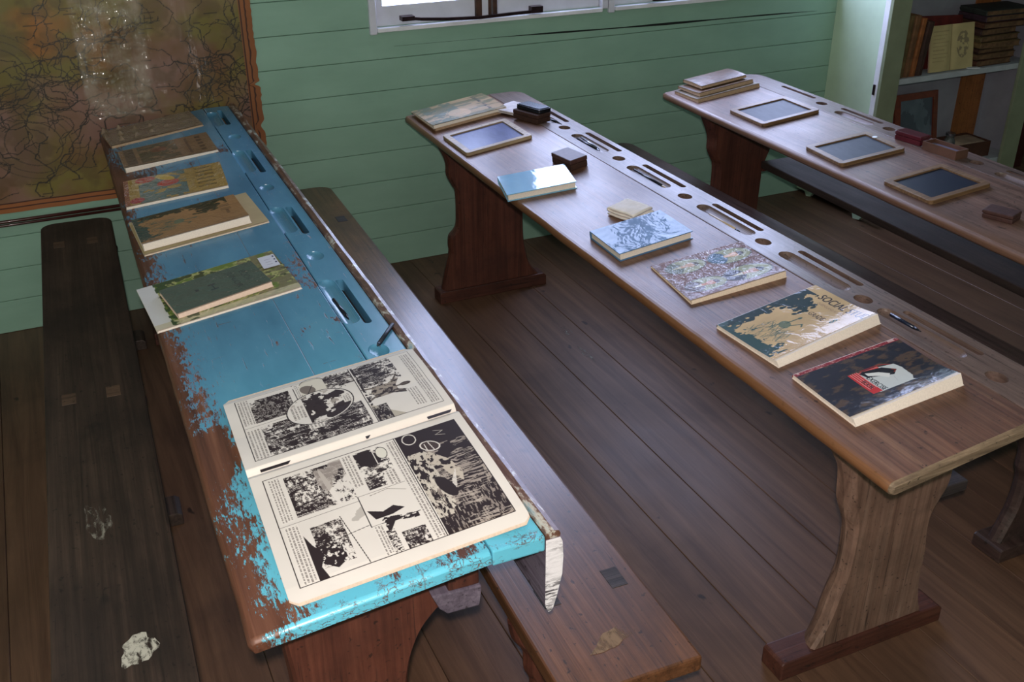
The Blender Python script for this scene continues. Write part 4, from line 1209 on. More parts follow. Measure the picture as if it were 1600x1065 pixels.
# leaves under each side
def leaf_stack(name, u0, u1, fn, nl, dx, col):
    bm = bmesh.new()
    n = 24; m = 12
    for k_ in range(nl):
        g = [[None]*(n+1) for _ in range(m+1)]
        for j in range(m+1):
            for i in range(n+1):
                U = i/n; V = j/m
                a, b, c = fn(np.array(U), np.array(V))
                z = max(0.0004, float(c)*(1-(k_+1)/(nl+1)))
                g[j][i] = bm.verts.new((u0*w + U*(u1-u0)*w + dx*(k_+1)*(U if dx > 0 else (1-U)), V*hh+float(b), z))
        for j in range(m):
            for i in range(n): bm.faces.new((g[j][i], g[j][i+1], g[j+1][i+1], g[j+1][i]))
    return from_bm(name, bm, col, comic, smooth=True)
leaf_stack('left_leaves', 0.0, gut, fl_, 3, -0.0012, M_page)
leaf_stack('right_leaves', gut, 1.0, fr_, 4, 0.0014, M_page)
# slivers of print showing in the gutter
M_ink = plain('black_ink', L3(46,34,34), 0.6)
for (v0, v1, u) in ((0.06, 0.20, 0.0), (0.55, 0.575, 0.0), (0.85, 0.975, 0.0)):
    bm = bmesh.new(); x_ = gut*w + 0.005
    bm.faces.new([bm.verts.new((x_, v0*hh, 0.0166)), bm.verts.new((x_, v1*hh, 0.0166)), bm.verts.new((x_+0.008, v1*hh-0.006, 0.0166)), bm.verts.new((x_+0.008, v0*hh, 0.0166))])
    from_bm('gutter_print', bm, M_ink, comic)

# --- middle desk ----------------------------------------------------
def slate(label, k, quad, mf, surfcol, h=0.0, chalk=False, rough=0.25):
    M, w, hh = from_quad(k, quad, h)
    root = empty('writing_slate', M, label, 'slate', 'writing slates on the desks')
    bm = bmesh.new()
    fo = 0.021; t = 0.0125
    o = rounded_rect(0, w, 0, hh, 0.012, 5); i = rounded_rect(fo, w-fo, fo*1.0, hh-fo, 0.0012, 5)
    lo = [bm.verts.new((x, y, 0.001)) for x, y in o]; hi = [bm.verts.new((x, y, t-0.0015)) for x, y in o]
    o2 = rounded_rect(0.0015, w-0.0015, 0.0015, hh-0.0015, 0.0105, 5)
    h2 = [bm.verts.new((x, y, t)) for x, y in o2]
    hi_i = [bm.verts.new((x, y, t-0.0004)) for x, y in i]; lo_i = [bm.verts.new((x, y, 0.001)) for x, y in i]
    n = len(o)
    for a, b in ((lo, hi), (hi, h2), (h2, hi_i), (hi_i, lo_i), (lo_i, lo)):
        for q in range(n): bm.faces.new((a[q], a[(q+1) % n], b[(q+1) % n], b[q]))
    from_bm('slate_frame', bm, mf, root)
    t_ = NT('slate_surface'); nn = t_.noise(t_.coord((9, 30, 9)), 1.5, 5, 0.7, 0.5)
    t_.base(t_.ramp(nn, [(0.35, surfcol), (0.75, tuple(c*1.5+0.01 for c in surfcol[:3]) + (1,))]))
    if chalk:
        n2 = t_.noise(t_.coord((14, 60, 9)), 1.5, 4, 0.8, 1.0)
        t_.base(t_.mix(t_.math('MULTIPLY', t_.step(n2, 0.62, 0.8), 0.35), surfcol, L3(120, 140, 160)))
    t_.rough(rough); t_.bump(nn, 0.03, 0.001); t_.b.inputs['Specular IOR Level'].default_value = 0.4
    bm = bmesh.new(); add_box(bm, fo+0.0005, w-fo-0.0005, fo+0.0005, hh-fo-0.0005, 0.003, 0.0075)
    from_bm('slate_panel', bm, t_.m, root)
    return root
M_sf = wood('pale_slate_frame', L3(120,100,80), L3(160,138,112), L3(184,162,134), 0.35, 0.5, 22, 1.2, 0.15, 0.15)
M_sfd = wood('brown_slate_frame', L3(80,58,40), L3(128,98,70), L3(152,122,92), 0.35, 0.5, 23, 1.2, 0.15, 0.2)
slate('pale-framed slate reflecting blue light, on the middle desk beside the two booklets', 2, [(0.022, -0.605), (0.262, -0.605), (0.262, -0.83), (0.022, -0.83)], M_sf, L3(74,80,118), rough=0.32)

cv = base_cover(200, 240, (166, 136, 100), 61, 0.15)
cv.put(cv.n(0.07, 0.3, 62, 4) > 0.52, (96, 92, 62), 0.8); cv.put((cv.V > .08) & (cv.V < .5) & (cv.n(.12, .1, 63, 3) > .52), (80, 92, 74), 0.8)
cv.put(cv.ell(.72, .45, .2, .14) < 1, (196, 160, 122), .8); cv.put(cv.rect(.1, .8, .9, .84) & (cv.n(.02, .1, 64, 2) > .5), (60, 50, 40))
cvb = base_cover(80, 80, (128, 82, 60), 65, 0.2)
soft_book('reader', 'reddish brown booklet underneath at the wall end of the middle desk', 'book', 2,
          [(0.030, -0.30), (0.285, -0.30), (0.285, -0.515), (0.030, -0.515)], cvb, M_pr_cloth, 0.011, (0, 0), fan=0.002, pages=M_pageo)
soft_book('magazine', 'faded olive and tan magazine curling up at the wall end of the middle desk', 'magazine', 2,
          [(0.024, -0.288), (0.312, -0.288), (0.300, -0.525), (0.020, -0.525)], cv, M_pr_cloth, 0.003, (0.010, 0.006), h=0.0125, fan=0.003, pages=M_pagew, arch=0.006)

def plastic_blue(name, base, cs, seed, cover=0.5, cw=1.0):
    t = NT(name); n = t.noise(t.coord((1, 1, 1), loc=(seed, 0, 0)), 7, 5, 0.6, 0.4)
    t.base(t.ramp(n, [(0.35, base), (0.7, tuple(min(1, c*1.35) for c in base[:3]) + (1,))])); t.rough(0.45); t.b.inputs['Specular IOR Level'].default_value = 0.1
    t.coat(cw, 0.07)
    b = t.node('ShaderNodeBump'); b.inputs['Strength'].default_value = cover; b.inputs['Distance'].default_value = 0.008
    t.lk(t.noise(t.coord((1, 1, 0.1)), cs, 3, 0.6, 0.6), b.inputs['Height']); t.lk(b.outputs[0], t.b.inputs['Coat Normal'])
    return t.m
hard_book('hardback_book', 'hardback in glossy light blue plastic on the middle desk, nearer the wall, with white glare', 2,
          [(0.000, -1.105), (0.205, -1.15), (0.190, -1.305), (-0.012, -1.255)], plastic_blue('pale_blue_plastic', L3(112,160,186), 9, 1, 0.15), 0.022)
hard_book('hardback_book', 'hardback in slate blue plastic on the middle desk, behind the white cloth', 2,
          [(0.050, -1.625), (0.262, -1.63), (0.258, -1.795), (0.046, -1.79)], plastic_blue('slate_blue_plastic', L3(74,108,142), 16, 2, 0.45, 0.45), 0.022)

def portraits():
    cv = base_cover(280, 260, (112, 68, 46), 71, 0.2)
    cv.put(cv.rect(.0, .0, 1, .08), (112, 78, 66))
    def port(cu, cvv, ru, rv, coat, face, shirt, hair):
        q = cv.ell(cu, cvv, ru*1.1, rv*1.08); cv.put(q < 1, (84, 76, 62)); q = cv.ell(cu, cvv, ru, rv); cv.put(q < 1, (148, 148, 108))
        cv.put((q < 1) & (cv.ell(cu, cvv-rv*0.75, ru*0.95, rv*0.62) < 1), coat)
        cv.put((q < 1) & cv.poly([(cu-ru*.22, cvv-rv*.15), (cu+ru*.22, cvv-rv*.15), (cu, cvv-rv*.8)]), shirt)
        cv.put(cv.rect(cu-ru*.16, cvv-rv*.25, cu+ru*.16, cvv+rv*.05), face); cv.put(cv.ell(cu, cvv+rv*.28, ru*.32, rv*.32) < 1, face)
        cv.put((cv.ell(cu, cvv+rv*.36, ru*.36, rv*.34) < 1) & (cv.V > cvv+rv*.42), hair)
    port(.74, .72, .17, .24, (34, 26, 40), (180, 130, 96), (206, 196, 170), (34, 26, 24))
    port(.27, .74, .16, .22, (44, 84, 112), (212, 166, 132), (60, 110, 140), (60, 44, 34))
    port(.74, .28, .15, .20, (84, 62, 52), (196, 140, 116), (200, 190, 170), (70, 50, 40))
    port(.24, .28, .15, .20, (88, 96, 74), (190, 150, 120), (180, 170, 140), (90, 80, 60))
    return cv
M_portr = printed('wrinkled_shiny_film_over_portraits', 0.35, coat=0.55, crinkle=1.0, cr=0.05, cs=13, cb=0.03, aniso=(1, 1.6, 1))
soft_book('history_reader', 'brown book with oval portraits under shiny crinkled film on the middle desk', 'book', 2,
          [(0.085, -1.865), (0.338, -1.89), (0.315, -2.105), (0.072, -2.08)], portraits(), M_portr, 0.006, (0.004, 0.012), fan=0.003, pages=M_page)
M_soc = printed('clear_film_over_social_studies', 0.4, coat=0.5, crinkle=0.16, cr=0.07, cs=16, cb=0.008, aniso=(1, 1.4, 1))
soft_book('social_studies_book', 'tan SOCIAL STUDIES book with dark tree picture under clear film on the middle desk', 'book', 2,
          [(0.060, -2.195), (0.328, -2.19), (0.345, -2.385), (0.060, -2.41)], cover_social(), M_soc, 0.010, (0.004, 0.013), fan=0.018, pages=M_pagew)
def exercise():
    cv = base_cover(330, 300, (34, 30, 40), 81, 0.2)
    n = cv.n(.06, .09, 82, 4); cv.put(np.clip((n-.5)*5, 0, .8), (92, 68, 48)); cv.put((cv.U > .6) & (cv.n(.1, .1, 84, 3) > .55), (96, 74, 50), .5)
    cv.put(cv.rect(0, 0, .075, 1), (134, 40, 48)); cv.put(cv.rect(0, 0, .075, 1) & (cv.n(.01, .03, 83, 3) > .66), (200, 160, 150), .8)
    cv.put(cv.rect(.02, .03, .05, .05) | cv.rect(.01, .90, .06, .96), (206, 180, 170), .8)
    # label
    u0, u1, v0, v1 = .36, .79, .33, .74
    lab = cv.poly([(.40, .60), (.43, .73), (.53, .75), (.72, .74), (.78, .71), (.80, .72), (.80, .40), (.75, .335), (.40, .335)])
    cv.put(lab, (196, 198, 196))
    cv.put(cv.rect(.36, .335, .79, .42), (188, 44, 44))
    for v in (.352, .372, .392, .412): cv.put(cv.rect(.36, v, .70, v+.006), (226, 190, 186))
    cv.put(cv.rect(.38, .42, .42, .60), (206, 90, 84)); cv.put(cv.line([(.36, .45), (.36, .62), (.42, .70)], 2.4), (190, 44, 44))
    cv.put(cv.poly([(.38, .46), (.42, .62), (.53, .70), (.60, .64), (.53, .50), (.50, .44), (.40, .42)]), (26, 20, 24))
    cv.put(cv.poly([(.42, .46), (.48, .56), (.56, .62), (.62, .58), (.55, .54), (.48, .46)]), (214, 212, 208))
    cv.put(cv.line([(.50, .67), (.54, .69), (.56, .66)], 3), (150, 60, 40))
    cv.text('EXERCISE', .50, .425, .785, .475, (24, 24, 30), embolden=.004); cv.text('BOOK', .53, .362, .70, .405, (40, 22, 26), embolden=.003)
    cv.put(cv.line([(.62, .62), (.72, .60)], 1), (150, 150, 156), .6)
    return cv
M_ex = printed('glossy_film_over_marbled_cover', 0.4, coat=0.8, crinkle=0.12, cr=0.16, cs=12, cb=0.02)
soft_book('exercise_book', 'dark marbled EXERCISE BOOK with red spine and torn label on the middle desk', 'book', 2,
          [(0.066, -2.447), (0.315, -2.462), (0.312, -2.650), (0.056, -2.648)], exercise(), M_ex, 0.010, (0.004, 0.016), fan=0.017, pages=M_pagew)

# duster block, cloth, tin on block, crumpled cloth behind
def rubber_block(name, label, M, L, W_, H_, mt, mb, cat='chalk duster'):
    root = empty(name, M, label, cat)
    bm = bmesh.new(); add_box(bm, -L/2, L/2, -W_/2, W_/2, 0, H_*0.55); bmesh.ops.recalc_face_normals(bm, faces=bm.faces); bevel_all(bm, 0.003, 2)
    from_bm('felt_pad', bm, mb, root)
    bm = bmesh.new(); add_box(bm, -L/2-0.001, L/2+0.001, -W_/2-0.001, W_/2+0.001, H_*0.55+0.0003, H_); bmesh.ops.recalc_face_normals(bm, faces=bm.faces); bevel_all(bm, 0.004, 3)
    from_bm('wooden_back', bm, mt, root)
    return root
M_blk = plain('dark_red_brown_wood', L3(76,50,46), 0.5, var=0.2, vs=60); M_blk2 = plain('dark_brown_felt', L3(60,34,24), 0.8, var=0.3, vs=120, bump=0.4, bs=300)
M_mar = plain('maroon_varnish', L3(84,30,40), 0.2, coat=0.6)
rubber_block('chalk_duster', 'small dark brown duster block on the middle desk between slate and pale blue book', surf(2, 0.250, -1.118) @ Matrix.Rotation(0.12, 4, 'Z'), 0.105, 0.062, 0.034, M_blk, M_blk2)
rubber_block('chalk_duster', 'dark brown duster block with a black tin resting on it on the middle desk', surf(2, 0.338, -0.655) @ Matrix.Rotation(0.35, 4, 'Z'), 0.12, 0.064, 0.032, M_blk2, M_blk2)
bm = bmesh.new()
o = rounded_rect(-0.058, 0.058, -0.032, 0.032, 0.012, 5)
add_prism(bm, [(x, y, 0.0005) for x, y in o], [(x, y, 0.014) for x, y in o])
bmesh.ops.recalc_face_normals(bm, faces=bm.faces); bevel_all(bm, 0.002, 2)
tn = empty('pencil_tin', surf(2, 0.348, -0.650, 0.0322) @ Matrix.Rotation(0.35, 4, 'Z') @ Matrix.Rotation(-0.04, 4, 'X'), 'flat black tin lying on the brown duster block', 'tin')
from_bm('tin_body', bm, plain('black_tin', L3(36,38,44), 0.22, metal=0.5, var=0.3, vs=40), tn)
bm = bmesh.new(); o = rounded_rect(-0.053, 0.053, -0.027, 0.027, 0.010, 5)
add_prism(bm, [(x, y, 0.0143) for x, y in o], [(x, y, 0.0165) for x, y in o]); from_bm('tin_lid', bm, plain('grey_tin_lid', L3(70,74,84), 0.25, metal=0.7), tn)

def cloth_fold(name, label, M, L, W_, H_, mat, seed, layers=3):
    """a strip of cloth folded back and forth into a soft pad"""
    root = empty(name, M, label, 'cloth')
    r = random.Random(seed); th = H_/layers*0.8; gap = H_/layers
    path = []
    for k_ in range(layers):
        z = gap*(k_+0.5); x0, x1 = (-L/2, L/2) if k_ % 2 == 0 else (L/2, -L/2)
        ov = r.uniform(-0.008, 0.008) if k_ in (0, layers-1) else 0
        xs = np.linspace(x0+(ov if k_ == 0 else 0), x1+(ov if k_ == layers-1 else 0), 12)
        for x in xs: path.append((x, z))
        if k_ < layers-1:
            for a in (0.25, 0.5, 0.75):
                path.append((x1 + math.copysign(0.5*gap*math.sin(math.pi*a), x1), z+gap*a))
    m = 14; bm = bmesh.new(); rows = []
    for j in range(m+1):
        v = j/m; y = (v-0.5)*W_; up = []; dn = []
        for i, (x, z) in enumerate(path):
            a = path[max(0, i-1)]; b = path[min(len(path)-1, i+1)]
            tx, tz = b[0]-a[0], b[1]-a[1]; l = math.hypot(tx, tz) or 1; nx_, nz_ = -tz/l, tx/l
            wob = 0.0022*mnoise.noise(Vector((x*40+seed, y*40, 0))) + 0.0035*mnoise.noise(Vector((x*14, y*16+seed, 1)))
            zz = z + wob*(z/H_) ; yy = y*(1+0.04*mnoise.noise(Vector((x*30, seed, z*60)))) + 0.004*mnoise.noise(Vector((x*20, y*9, seed)))
            e = 0.5*th*(1-0.35*(abs(v-0.5)*2)**6)
            up.append((x+nx_*e, yy, max(0.0004, zz+nz_*e))); dn.append((x-nx_*e, yy, max(0.0004, zz-nz_*e)))
        rows.append([bm.verts.new(p) for p in up + dn[::-1]])
    n = len(rows[0])
    for a, b in zip(rows[:-1], rows[1:]):
        for i in range(n): bm.faces.new((a[i], a[(i+1) % n], b[(i+1) % n], b[i]))
    h_ = n//2
    for row, fl_ip in ((rows[0], 0), (rows[-1], 1)):
        for i in range(h_-1):
            f = (row[i], row[i+1], row[n-2-i], row[n-1-i])
            bm.faces.new(f if fl_ip else f[::-1])
    from_bm('folded_layers', bm, mat, root, smooth=True)
    return root
M_linen = plain('off_white_linen', L3(230,218,208), 0.85, var=0.06, vs=60, bump=0.3, bs=400)
M_linend = plain('grey_white_linen', L3(196,186,184), 0.85, var=0.14, vs=40, bump=0.3, bs=300)
cloth_fold('folded_cloth', 'folded off-white cloth pad on the middle desk beside the slate blue book', surf(2, 0.208, -1.565) @ Matrix.Rotation(0.25, 4, 'Z'), 0.095, 0.075, 0.026, M_linen, 3)
cloth_fold('crumpled_cloth', 'grey white cloth lying behind the black tin on the middle desk', surf(2, 0.345, -0.535) @ Matrix.Rotation(0.5, 4, 'Z'), 0.14, 0.13, 0.012, M_linend, 9, 2)

def pen(name, label, cat, k, s, y, L, r, mat, tip=None, rot=0.0, h=-0.008, flat=True, group=None):
    d = DESK[k]
    M = DM(k) @ Matrix.Translation((s, y+1.5, d['zr']+h)) @ Matrix.Rotation(-math.pi/2+rot, 4, 'Z')
    root = empty(name, M, label, cat, group)
    bm = bmesh.new(); cyl(bm, (-L/2, 0, r), (L/2-0.02, 0, r), r, n=8); from_bm('shaft', bm, mat, root, smooth=True)
    bm = bmesh.new(); cyl(bm, (L/2-0.0198, 0, r), (L/2, 0, r), r*0.95, r*0.2, n=8); from_bm('tip', bm, tip or mat, root, smooth=True)
    return root
M_pk = plain('black_lacquer', L3(20,20,30), 0.25); M_wd = plain('pale_pencil_wood', L3(190,168,140), 0.5); M_mt = plain('steel_nib', L3(150,150,160), 0.25, metal=0.9); M_bl = plain('blue_black_lacquer', L3(28,34,54), 0.25)
pen('dip_pen', 'black dip pen in the pen hollow nearest the duster on the middle desk', 'pen', 2, 0.386, -0.985, 0.15, 0.0035, M_pk, M_mt, 0.03)
pen('dip_pen', 'steel pen beside the black pen in the hollow nearest the duster', 'pen', 2, 0.398, -0.975, 0.14, 0.003, M_mt, M_pk, -0.05)
pen('pencil', 'long black pencil in the second pen hollow of the middle desk', 'pencil', 2, 0.391, -1.36, 0.18, 0.0038, M_pk, M_wd, 0.0)
pen('pencil', 'pale wooden pencil in the third pen hollow of the middle desk', 'pencil', 2, 0.385, -1.75, 0.14, 0.0036, M_wd, M_pk, 0.0)
pen('pencil', 'blue-black pencil in the pen hollow beside the exercise book', 'pencil', 2, 0.395, -2.405, 0.09, 0.004, M_bl, M_pk, 0.0, -0.006)
pen('pencil', 'black pencil end poking out past the duster and tin on the middle desk', 'pencil', 2, 0.40, -0.705, 0.10, 0.0042, M_pk, M_pk, 0.1, -0.004)
pen('slate_pencil', 'dark slate pencil in the near hollow of the turquoise desk', 'pencil', 1, 0.379, -1.84, 0.11, 0.0045, M_pk, M_pk, 0.04, -0.006)

# --- right-hand desk ----------------------------------------------
slate('dark slate with brown frame on the right-hand desk, nearest the stack of old booklets', 3, [(0.068, -0.79), (0.308, -0.79), (0.300, -1.0), (0.055, -1.0)], M_sfd, L3(46,50,62), rough=0.5)
s2 = slate('slate with a white speck on its frame, middle one on the right-hand desk', 3, [(0.045, -1.26), (0.285, -1.27), (0.270, -1.47), (0.030, -1.455)], M_sfd, L3(42,48,58), rough=0.52)
bm = bmesh.new(); cyl(bm, (0.062, 0.225, 0.0126), (0.062, 0.225, 0.0136), 0.009, 0.008, n=14)
from_bm('paper_dot', bm, plain('white_sticker', L3(230,232,236), 0.5), s2)
slate('dark blue-black slate with chalk smears, nearest of the three on the right-hand desk', 3, [(0.048, -1.63), (0.268, -1.63), (0.262, -1.83), (0.036, -1.83)], M_sfd, L3(20,28,46), chalk=True, rough=0.4)
rubber_block('chalk_duster', 'brown duster block at the right edge of the picture on the right-hand desk', surf(3, 0.128, -2.00) @ Matrix.Rotation(0.3, 4, 'Z'), 0.085, 0.048, 0.024, M_blk, M_blk)
rubber_block('chalk_duster', 'shiny maroon duster block at the back edge of the right-hand desk', surf(3, 0.352, -1.405) @ Matrix.Rotation(0.15, 4, 'Z'), 0.10, 0.05, 0.03, M_mar, M_mar)
# small open wooden box
bxr = empty('pencil_box', surf(3, 0.355, -1.545) @ Matrix.Rotation(0.1, 4, 'Z'), 'small open wooden box with grey lining at the back edge of the right-hand desk', 'box')
M_bw = plain('brown_box_wood', L3(96,66,52), 0.5, var=0.2)
bm = bmesh.new(); L_, W_, H_ = 0.13, 0.055, 0.028
add_box(bm, -L_/2, L_/2, -W_/2, -W_/2+0.004, 0, H_); add_box(bm, -L_/2, L_/2, W_/2-0.004, W_/2, 0, H_)
add_box(bm, -L_/2, -L_/2+0.004, -W_/2+0.004, W_/2-0.004, 0, H_); add_box(bm, L_/2-0.004, L_/2, -W_/2+0.004, W_/2-0.004, 0, H_)
from_bm('box_sides', bm, M_bw, bxr); box('box_lining', -L_/2+0.0045, L_/2-0.0045, -W_/2+0.0045, W_/2-0.0045, 0.001, 0.016, plain('grey_lining', L3(110,104,120), 0.5), bxr)
# stack of old booklets at the wall end
M_old = plain('worn_brown_card', L3(120,84,58), 0.55, var=0.2, vs=30, bump=0.3, bs=50)
def old_booklet(label, quad, h, t, seed, col, curl=(0, 0)):
    cv = base_cover(100, 110, col, seed, 0.3); cv.put(cv.n(.2, .2, seed+1, 4) > .56, tuple(c*.72 for c in col), .6)
    soft_book('old_booklet', label, 'book', 3, quad, cv, M_pr_cloth, t, curl, h=h, fan=0.003, pages=M_pageo, arch=0.003, group='old booklets stacked at the wall end of the right-hand desk')
old_booklet('lowest, largest grey-brown booklet of the stack on the right-hand desk', [(0.035, -0.455), (0.318, -0.455), (0.318, -0.61), (0.035, -0.625)], 0, 0.008, 91, (128, 112, 92), (0.006, 0.008))
old_booklet('second brown booklet up in the stack on the right-hand desk', [(0.05, -0.45), (0.30, -0.44), (0.312, -0.585), (0.06, -0.60)], 0.014, 0.008, 95, (112, 82, 60), (0.006, 0.006))
old_booklet('topmost small dark brown booklet of the stack on the right-hand desk', [(0.080, -0.44), (0.285, -0.44), (0.300, -0.555), (0.085, -0.575)], 0.031, 0.010, 99, (104, 74, 54))

# ------------------------------------------------------------------ cupboard
cx0, cx1, cd = 3.839, 4.815, -0.343
cup = empty('cupboard', Matrix.Translation((cx0, 0, 0)), 'pale green built-in cupboard with open white shelves at the right of the back wall', 'cupboard')
TC = Matrix.Translation((-cx0, 0, 0))
M_cup = plain('pale_green_cupboard_paint', L3(202,220,196), 0.45, var=0.05, vs=6)
M_cupf = plain('greyish_green_stile_paint', L3(138,144,120), 0.5, var=0.08, vs=10)
M_shelf = plain('white_shelf_paint', L3(176,180,186), 0.5, var=0.1, vs=12)
M_cin = plain('grey_lilac_interior', L3(148,148,158), 0.6, var=0.08, vs=8)
M_orange = wood('orange_timber_strip', L3(110,66,34), L3(150,96,52), L3(172,116,66), 0.45, 0.6, 31, 0.7, 0.2, 0.2, axis='z')
box('side_panel', cx0, cx0+0.02, cd+0.02, -0.001, 0.06, 2.1, M_cup, cup, TC)
box('side_panel', cx1-0.02, cx1, cd+0.02, -0.001, 0.06, 2.1, M_cin, cup, TC)
box('edge_strip', cx0-0.006, cx0+0.0, cd+0.0, cd+0.03, 0.06, 2.1, M_sill, cup, TC, 0.002)
box('stile', cx0-0.006, cx0+0.10, cd-0.018, cd-0.0005, 0.0, 2.1, M_cupf, cup, TC, 0.002)
box('stile', 4.69, 4.795, cd-0.018, cd-0.0005, 0.0, 2.1, M_cupf, cup, TC, 0.002)
box('back_panel', cx0+0.02, cx1-0.02, -0.10, -0.09, 0.06, 2.1, M_cin, cup, TC)
box('timber_batten', 4.60, 4.755, -0.112, -0.1005, 0.07, 2.1, M_orange, cup, TC)
for z in (0.14, 0.603, 1.04, 1.5): box('shelf', cx0+0.021, cx1-0.021, cd+0.002, -0.113, z-0.026, z, M_shelf, cup, TC, 0.002)
box('latch', cx0-0.012, cx0-0.006, cd+0.012, cd+0.022, 0.545, 0.59, M_stay, cup, TC)
bm = bmesh.new()   # plinth board with little ogee feet along the floor
pr = [(0.0, 0.058), (0.55, 0.058), (0.56, 0.03), (0.53, 0.024), (0.47, 0.028), (0.45, 0.006), (0.41, 0.0), (0.40, 0.026), (0.12, 0.028), (0.105, 0.006), (0.075, 0.0), (0.06, 0.02), (0.0, 0.02)]
add_prism(bm, [(-0.098, -a-0.003, b) for a, b in pr], [(-0.082, -a-0.003, b) for a, b in pr]); from_bm('plinth', bm, M_cup, cup)
box('plinth_ledge', -0.098, -0.0065, -0.34, -0.003, 0.0585, 0.072, M_cup, cup, bev=0.002)

def shelf_book(label, x, y, z, w, h, t, rotM, col, pages=M_pageo, name='old_book', group='old books on the cupboard shelf', jit=0.002):
    M = Matrix.Translation((x, y, z)) @ rotM
    return hard_book(name, label, 9, None, plain('worn_book_cover', L3(*col), 0.7, var=0.3, vs=25), t, pages=pages, M=M, w=w, hh=h, jit=jit, group=group)
RZ = lambda a: Matrix.Rotation(a, 4, 'Z'); RX = lambda a: Matrix.Rotation(a, 4, 'X'); RY = lambda a: Matrix.Rotation(a, 4, 'Y')
zs = 0.604
# upright volumes at the left: book stands with its spine facing the room
def upright(label, x, z, t, h, d, col, lean=0.0):
    # local: w -> depth (towards wall), hh -> height, t -> across
    R = RY(lean) @ Matrix(((0, 0, 1, 0), (1, 0, 0, 0), (0, 1, 0, 0), (0, 0, 0, 1)))
    shelf_book(label, x, -0.325, z, d, h, t, R, col)
upright('tall olive-brown volume standing leftmost on the upper cupboard shelf', 3.945, zs, 0.045, 0.275, 0.17, (104, 84, 52), 0.05)
upright('tall brown volume standing second from left on the upper cupboard shelf', 3.992, zs, 0.035, 0.27, 0.17, (112, 78, 50), 0.06)
upright('orange-edged brown volume standing behind the card on the upper shelf', 4.030, zs, 0.028, 0.255, 0.17, (138, 84, 44), 0.08)
upright('dark brown volume leaning beside the orange-edged one on the upper shelf', 4.062, zs, 0.04, 0.24, 0.17, (66, 42, 34), 0.10)
R = RX(math.radians(78)) 
shelf_book('dark red book leaning behind the open cream booklet', 4.14, -0.222, zs, 0.27, 0.235, 0.022, RX(math.radians(80)) @ RZ(-0.05), (96, 30, 26))
# open cream booklet propped up
cv = base_cover(160, 140, (186, 168, 124), 101, 0.12)
for i in range(9): cv.put(cv.rect(.07, .86-.08*i, .43-.05*(i % 3), .875-.08*i), (120, 100, 70), .35)
cv.put((cv.ell(.75, .55, .14, .3) < 1) & (cv.n(.05, .05, 102, 3) > .5), (112, 100, 84), .6); cv.put(cv.rect(.485, 0, .505, 1), (120, 100, 70), .5)
ob = empty('open_booklet', Matrix.Translation((4.150, -0.315, zs+0.002)) @ RX(math.radians(80)), 'open cream booklet propped upright on the upper cupboard shelf', 'booklet')
print_grid('open_pages', cv, 0.265, 0.205, lambda U, V: (0*U, 0*U, 0.006-0.006*np.exp(-((U-.5)/.08)**2)), M_pr_matt, ob)
box('booklet_back', 0, 0.265, 0, 0.205, -0.003, -0.0005, M_pageo, ob)
cols = [(92, 58, 40), (110, 84, 58), (70, 44, 34), (120, 96, 62), (96, 80, 50), (60, 34, 30), (84, 50, 34), (62, 40, 52), (46, 50, 46)]
labs = ['bottom thick brown', 'second, tan', 'third, dark brown', 'fourth, buff', 'fifth, olive', 'sixth, dark maroon', 'seventh, brown', 'eighth, plum', 'topmost, dark green']
z = zs
rr = random.Random(6)
for i, (c, l) in enumerate(zip(cols, labs)):
    t = rr.uniform(0.017, 0.030); a = rr.uniform(-0.16, 0.16) if i < 8 else -0.12
    w = rr.uniform(0.22, 0.25) if i < 7 else 0.28
    shelf_book(l + ' ragged book of the pile at the right of the upper cupboard shelf', 4.44 + rr.uniform(-.012, .01), -0.325+rr.uniform(0, 0.008), z, w, 0.165, t, RZ(a*0.45), c, jit=0.004, pages=plain('browned_page_edges', L3(104, 78, 54), 0.85, var=0.35, vs=40))
    z += t+0.0032
tag(box('white_slip', 0, 0.06, 0, 0.025, 0, 0.006, plain('white_slip_paper', L3(200, 202, 206), 0.6), None, Matrix.Translation((4.375, -0.335, zs+0.0005)) @ RZ(-0.3), 0.001), 'small white box lid lying before the pile of old books', 'box')
# framed picture leaning on the lower shelf
zf = 0.141
fr = empty('framed_picture', Matrix.Translation((4.085, -0.262, zf+0.002)) @ RX(math.radians(79)), 'red-brown framed grey picture leaning on the lower cupboard shelf', 'picture')
M_frm = plain('red_brown_frame', L3(112, 52, 34), 0.35, var=0.2, vs=30)
bm = bmesh.new(); fw, fh, ft = 0.265, 0.345, 0.03
i_ = [(ft, ft), (fw-ft, ft), (fw-ft, fh-ft), (ft, fh-ft)]; o_ = [(0, 0), (fw, 0), (fw, fh), (0, fh)]
vo = [bm.verts.new((x, y, 0.012)) for x, y in o_]; vi = [bm.verts.new((x, y, 0.016)) for x, y in i_]; vb = [bm.verts.new((x, y, 0)) for x, y in o_]; vc = [bm.verts.new((x, y, 0.006)) for x, y in i_]
for q in range(4):
    n_ = (q+1) % 4
    bm.faces.new((vo[q], vo[n_], vi[n_], vi[q])); bm.faces.new((vb[q], vb[n_], vo[n_], vo[q])); bm.faces.new((vi[q], vi[n_], vc[n_], vc[q])); bm.faces.new((vc[q], vc[n_], vb[n_], vb[q]))
from_bm('frame_moulding', bm, M_frm, fr)
cv = base_cover(80, 100, (92, 100, 112), 111, 0.25); cv.put(cv.n(.2, .3, 112, 4) > .52, (60, 62, 74), .6)
print_grid('picture', cv, fw-2*ft+0.002, fh-2*ft+0.002, lambda U, V: (0*U, 0*U, 0.0075+0*U), printed('picture_under_glass', 0.3, coat=1.0, crinkle=0.0, cr=0.03), fr, Matrix.Translation((ft-0.001, ft-0.001, 0)))
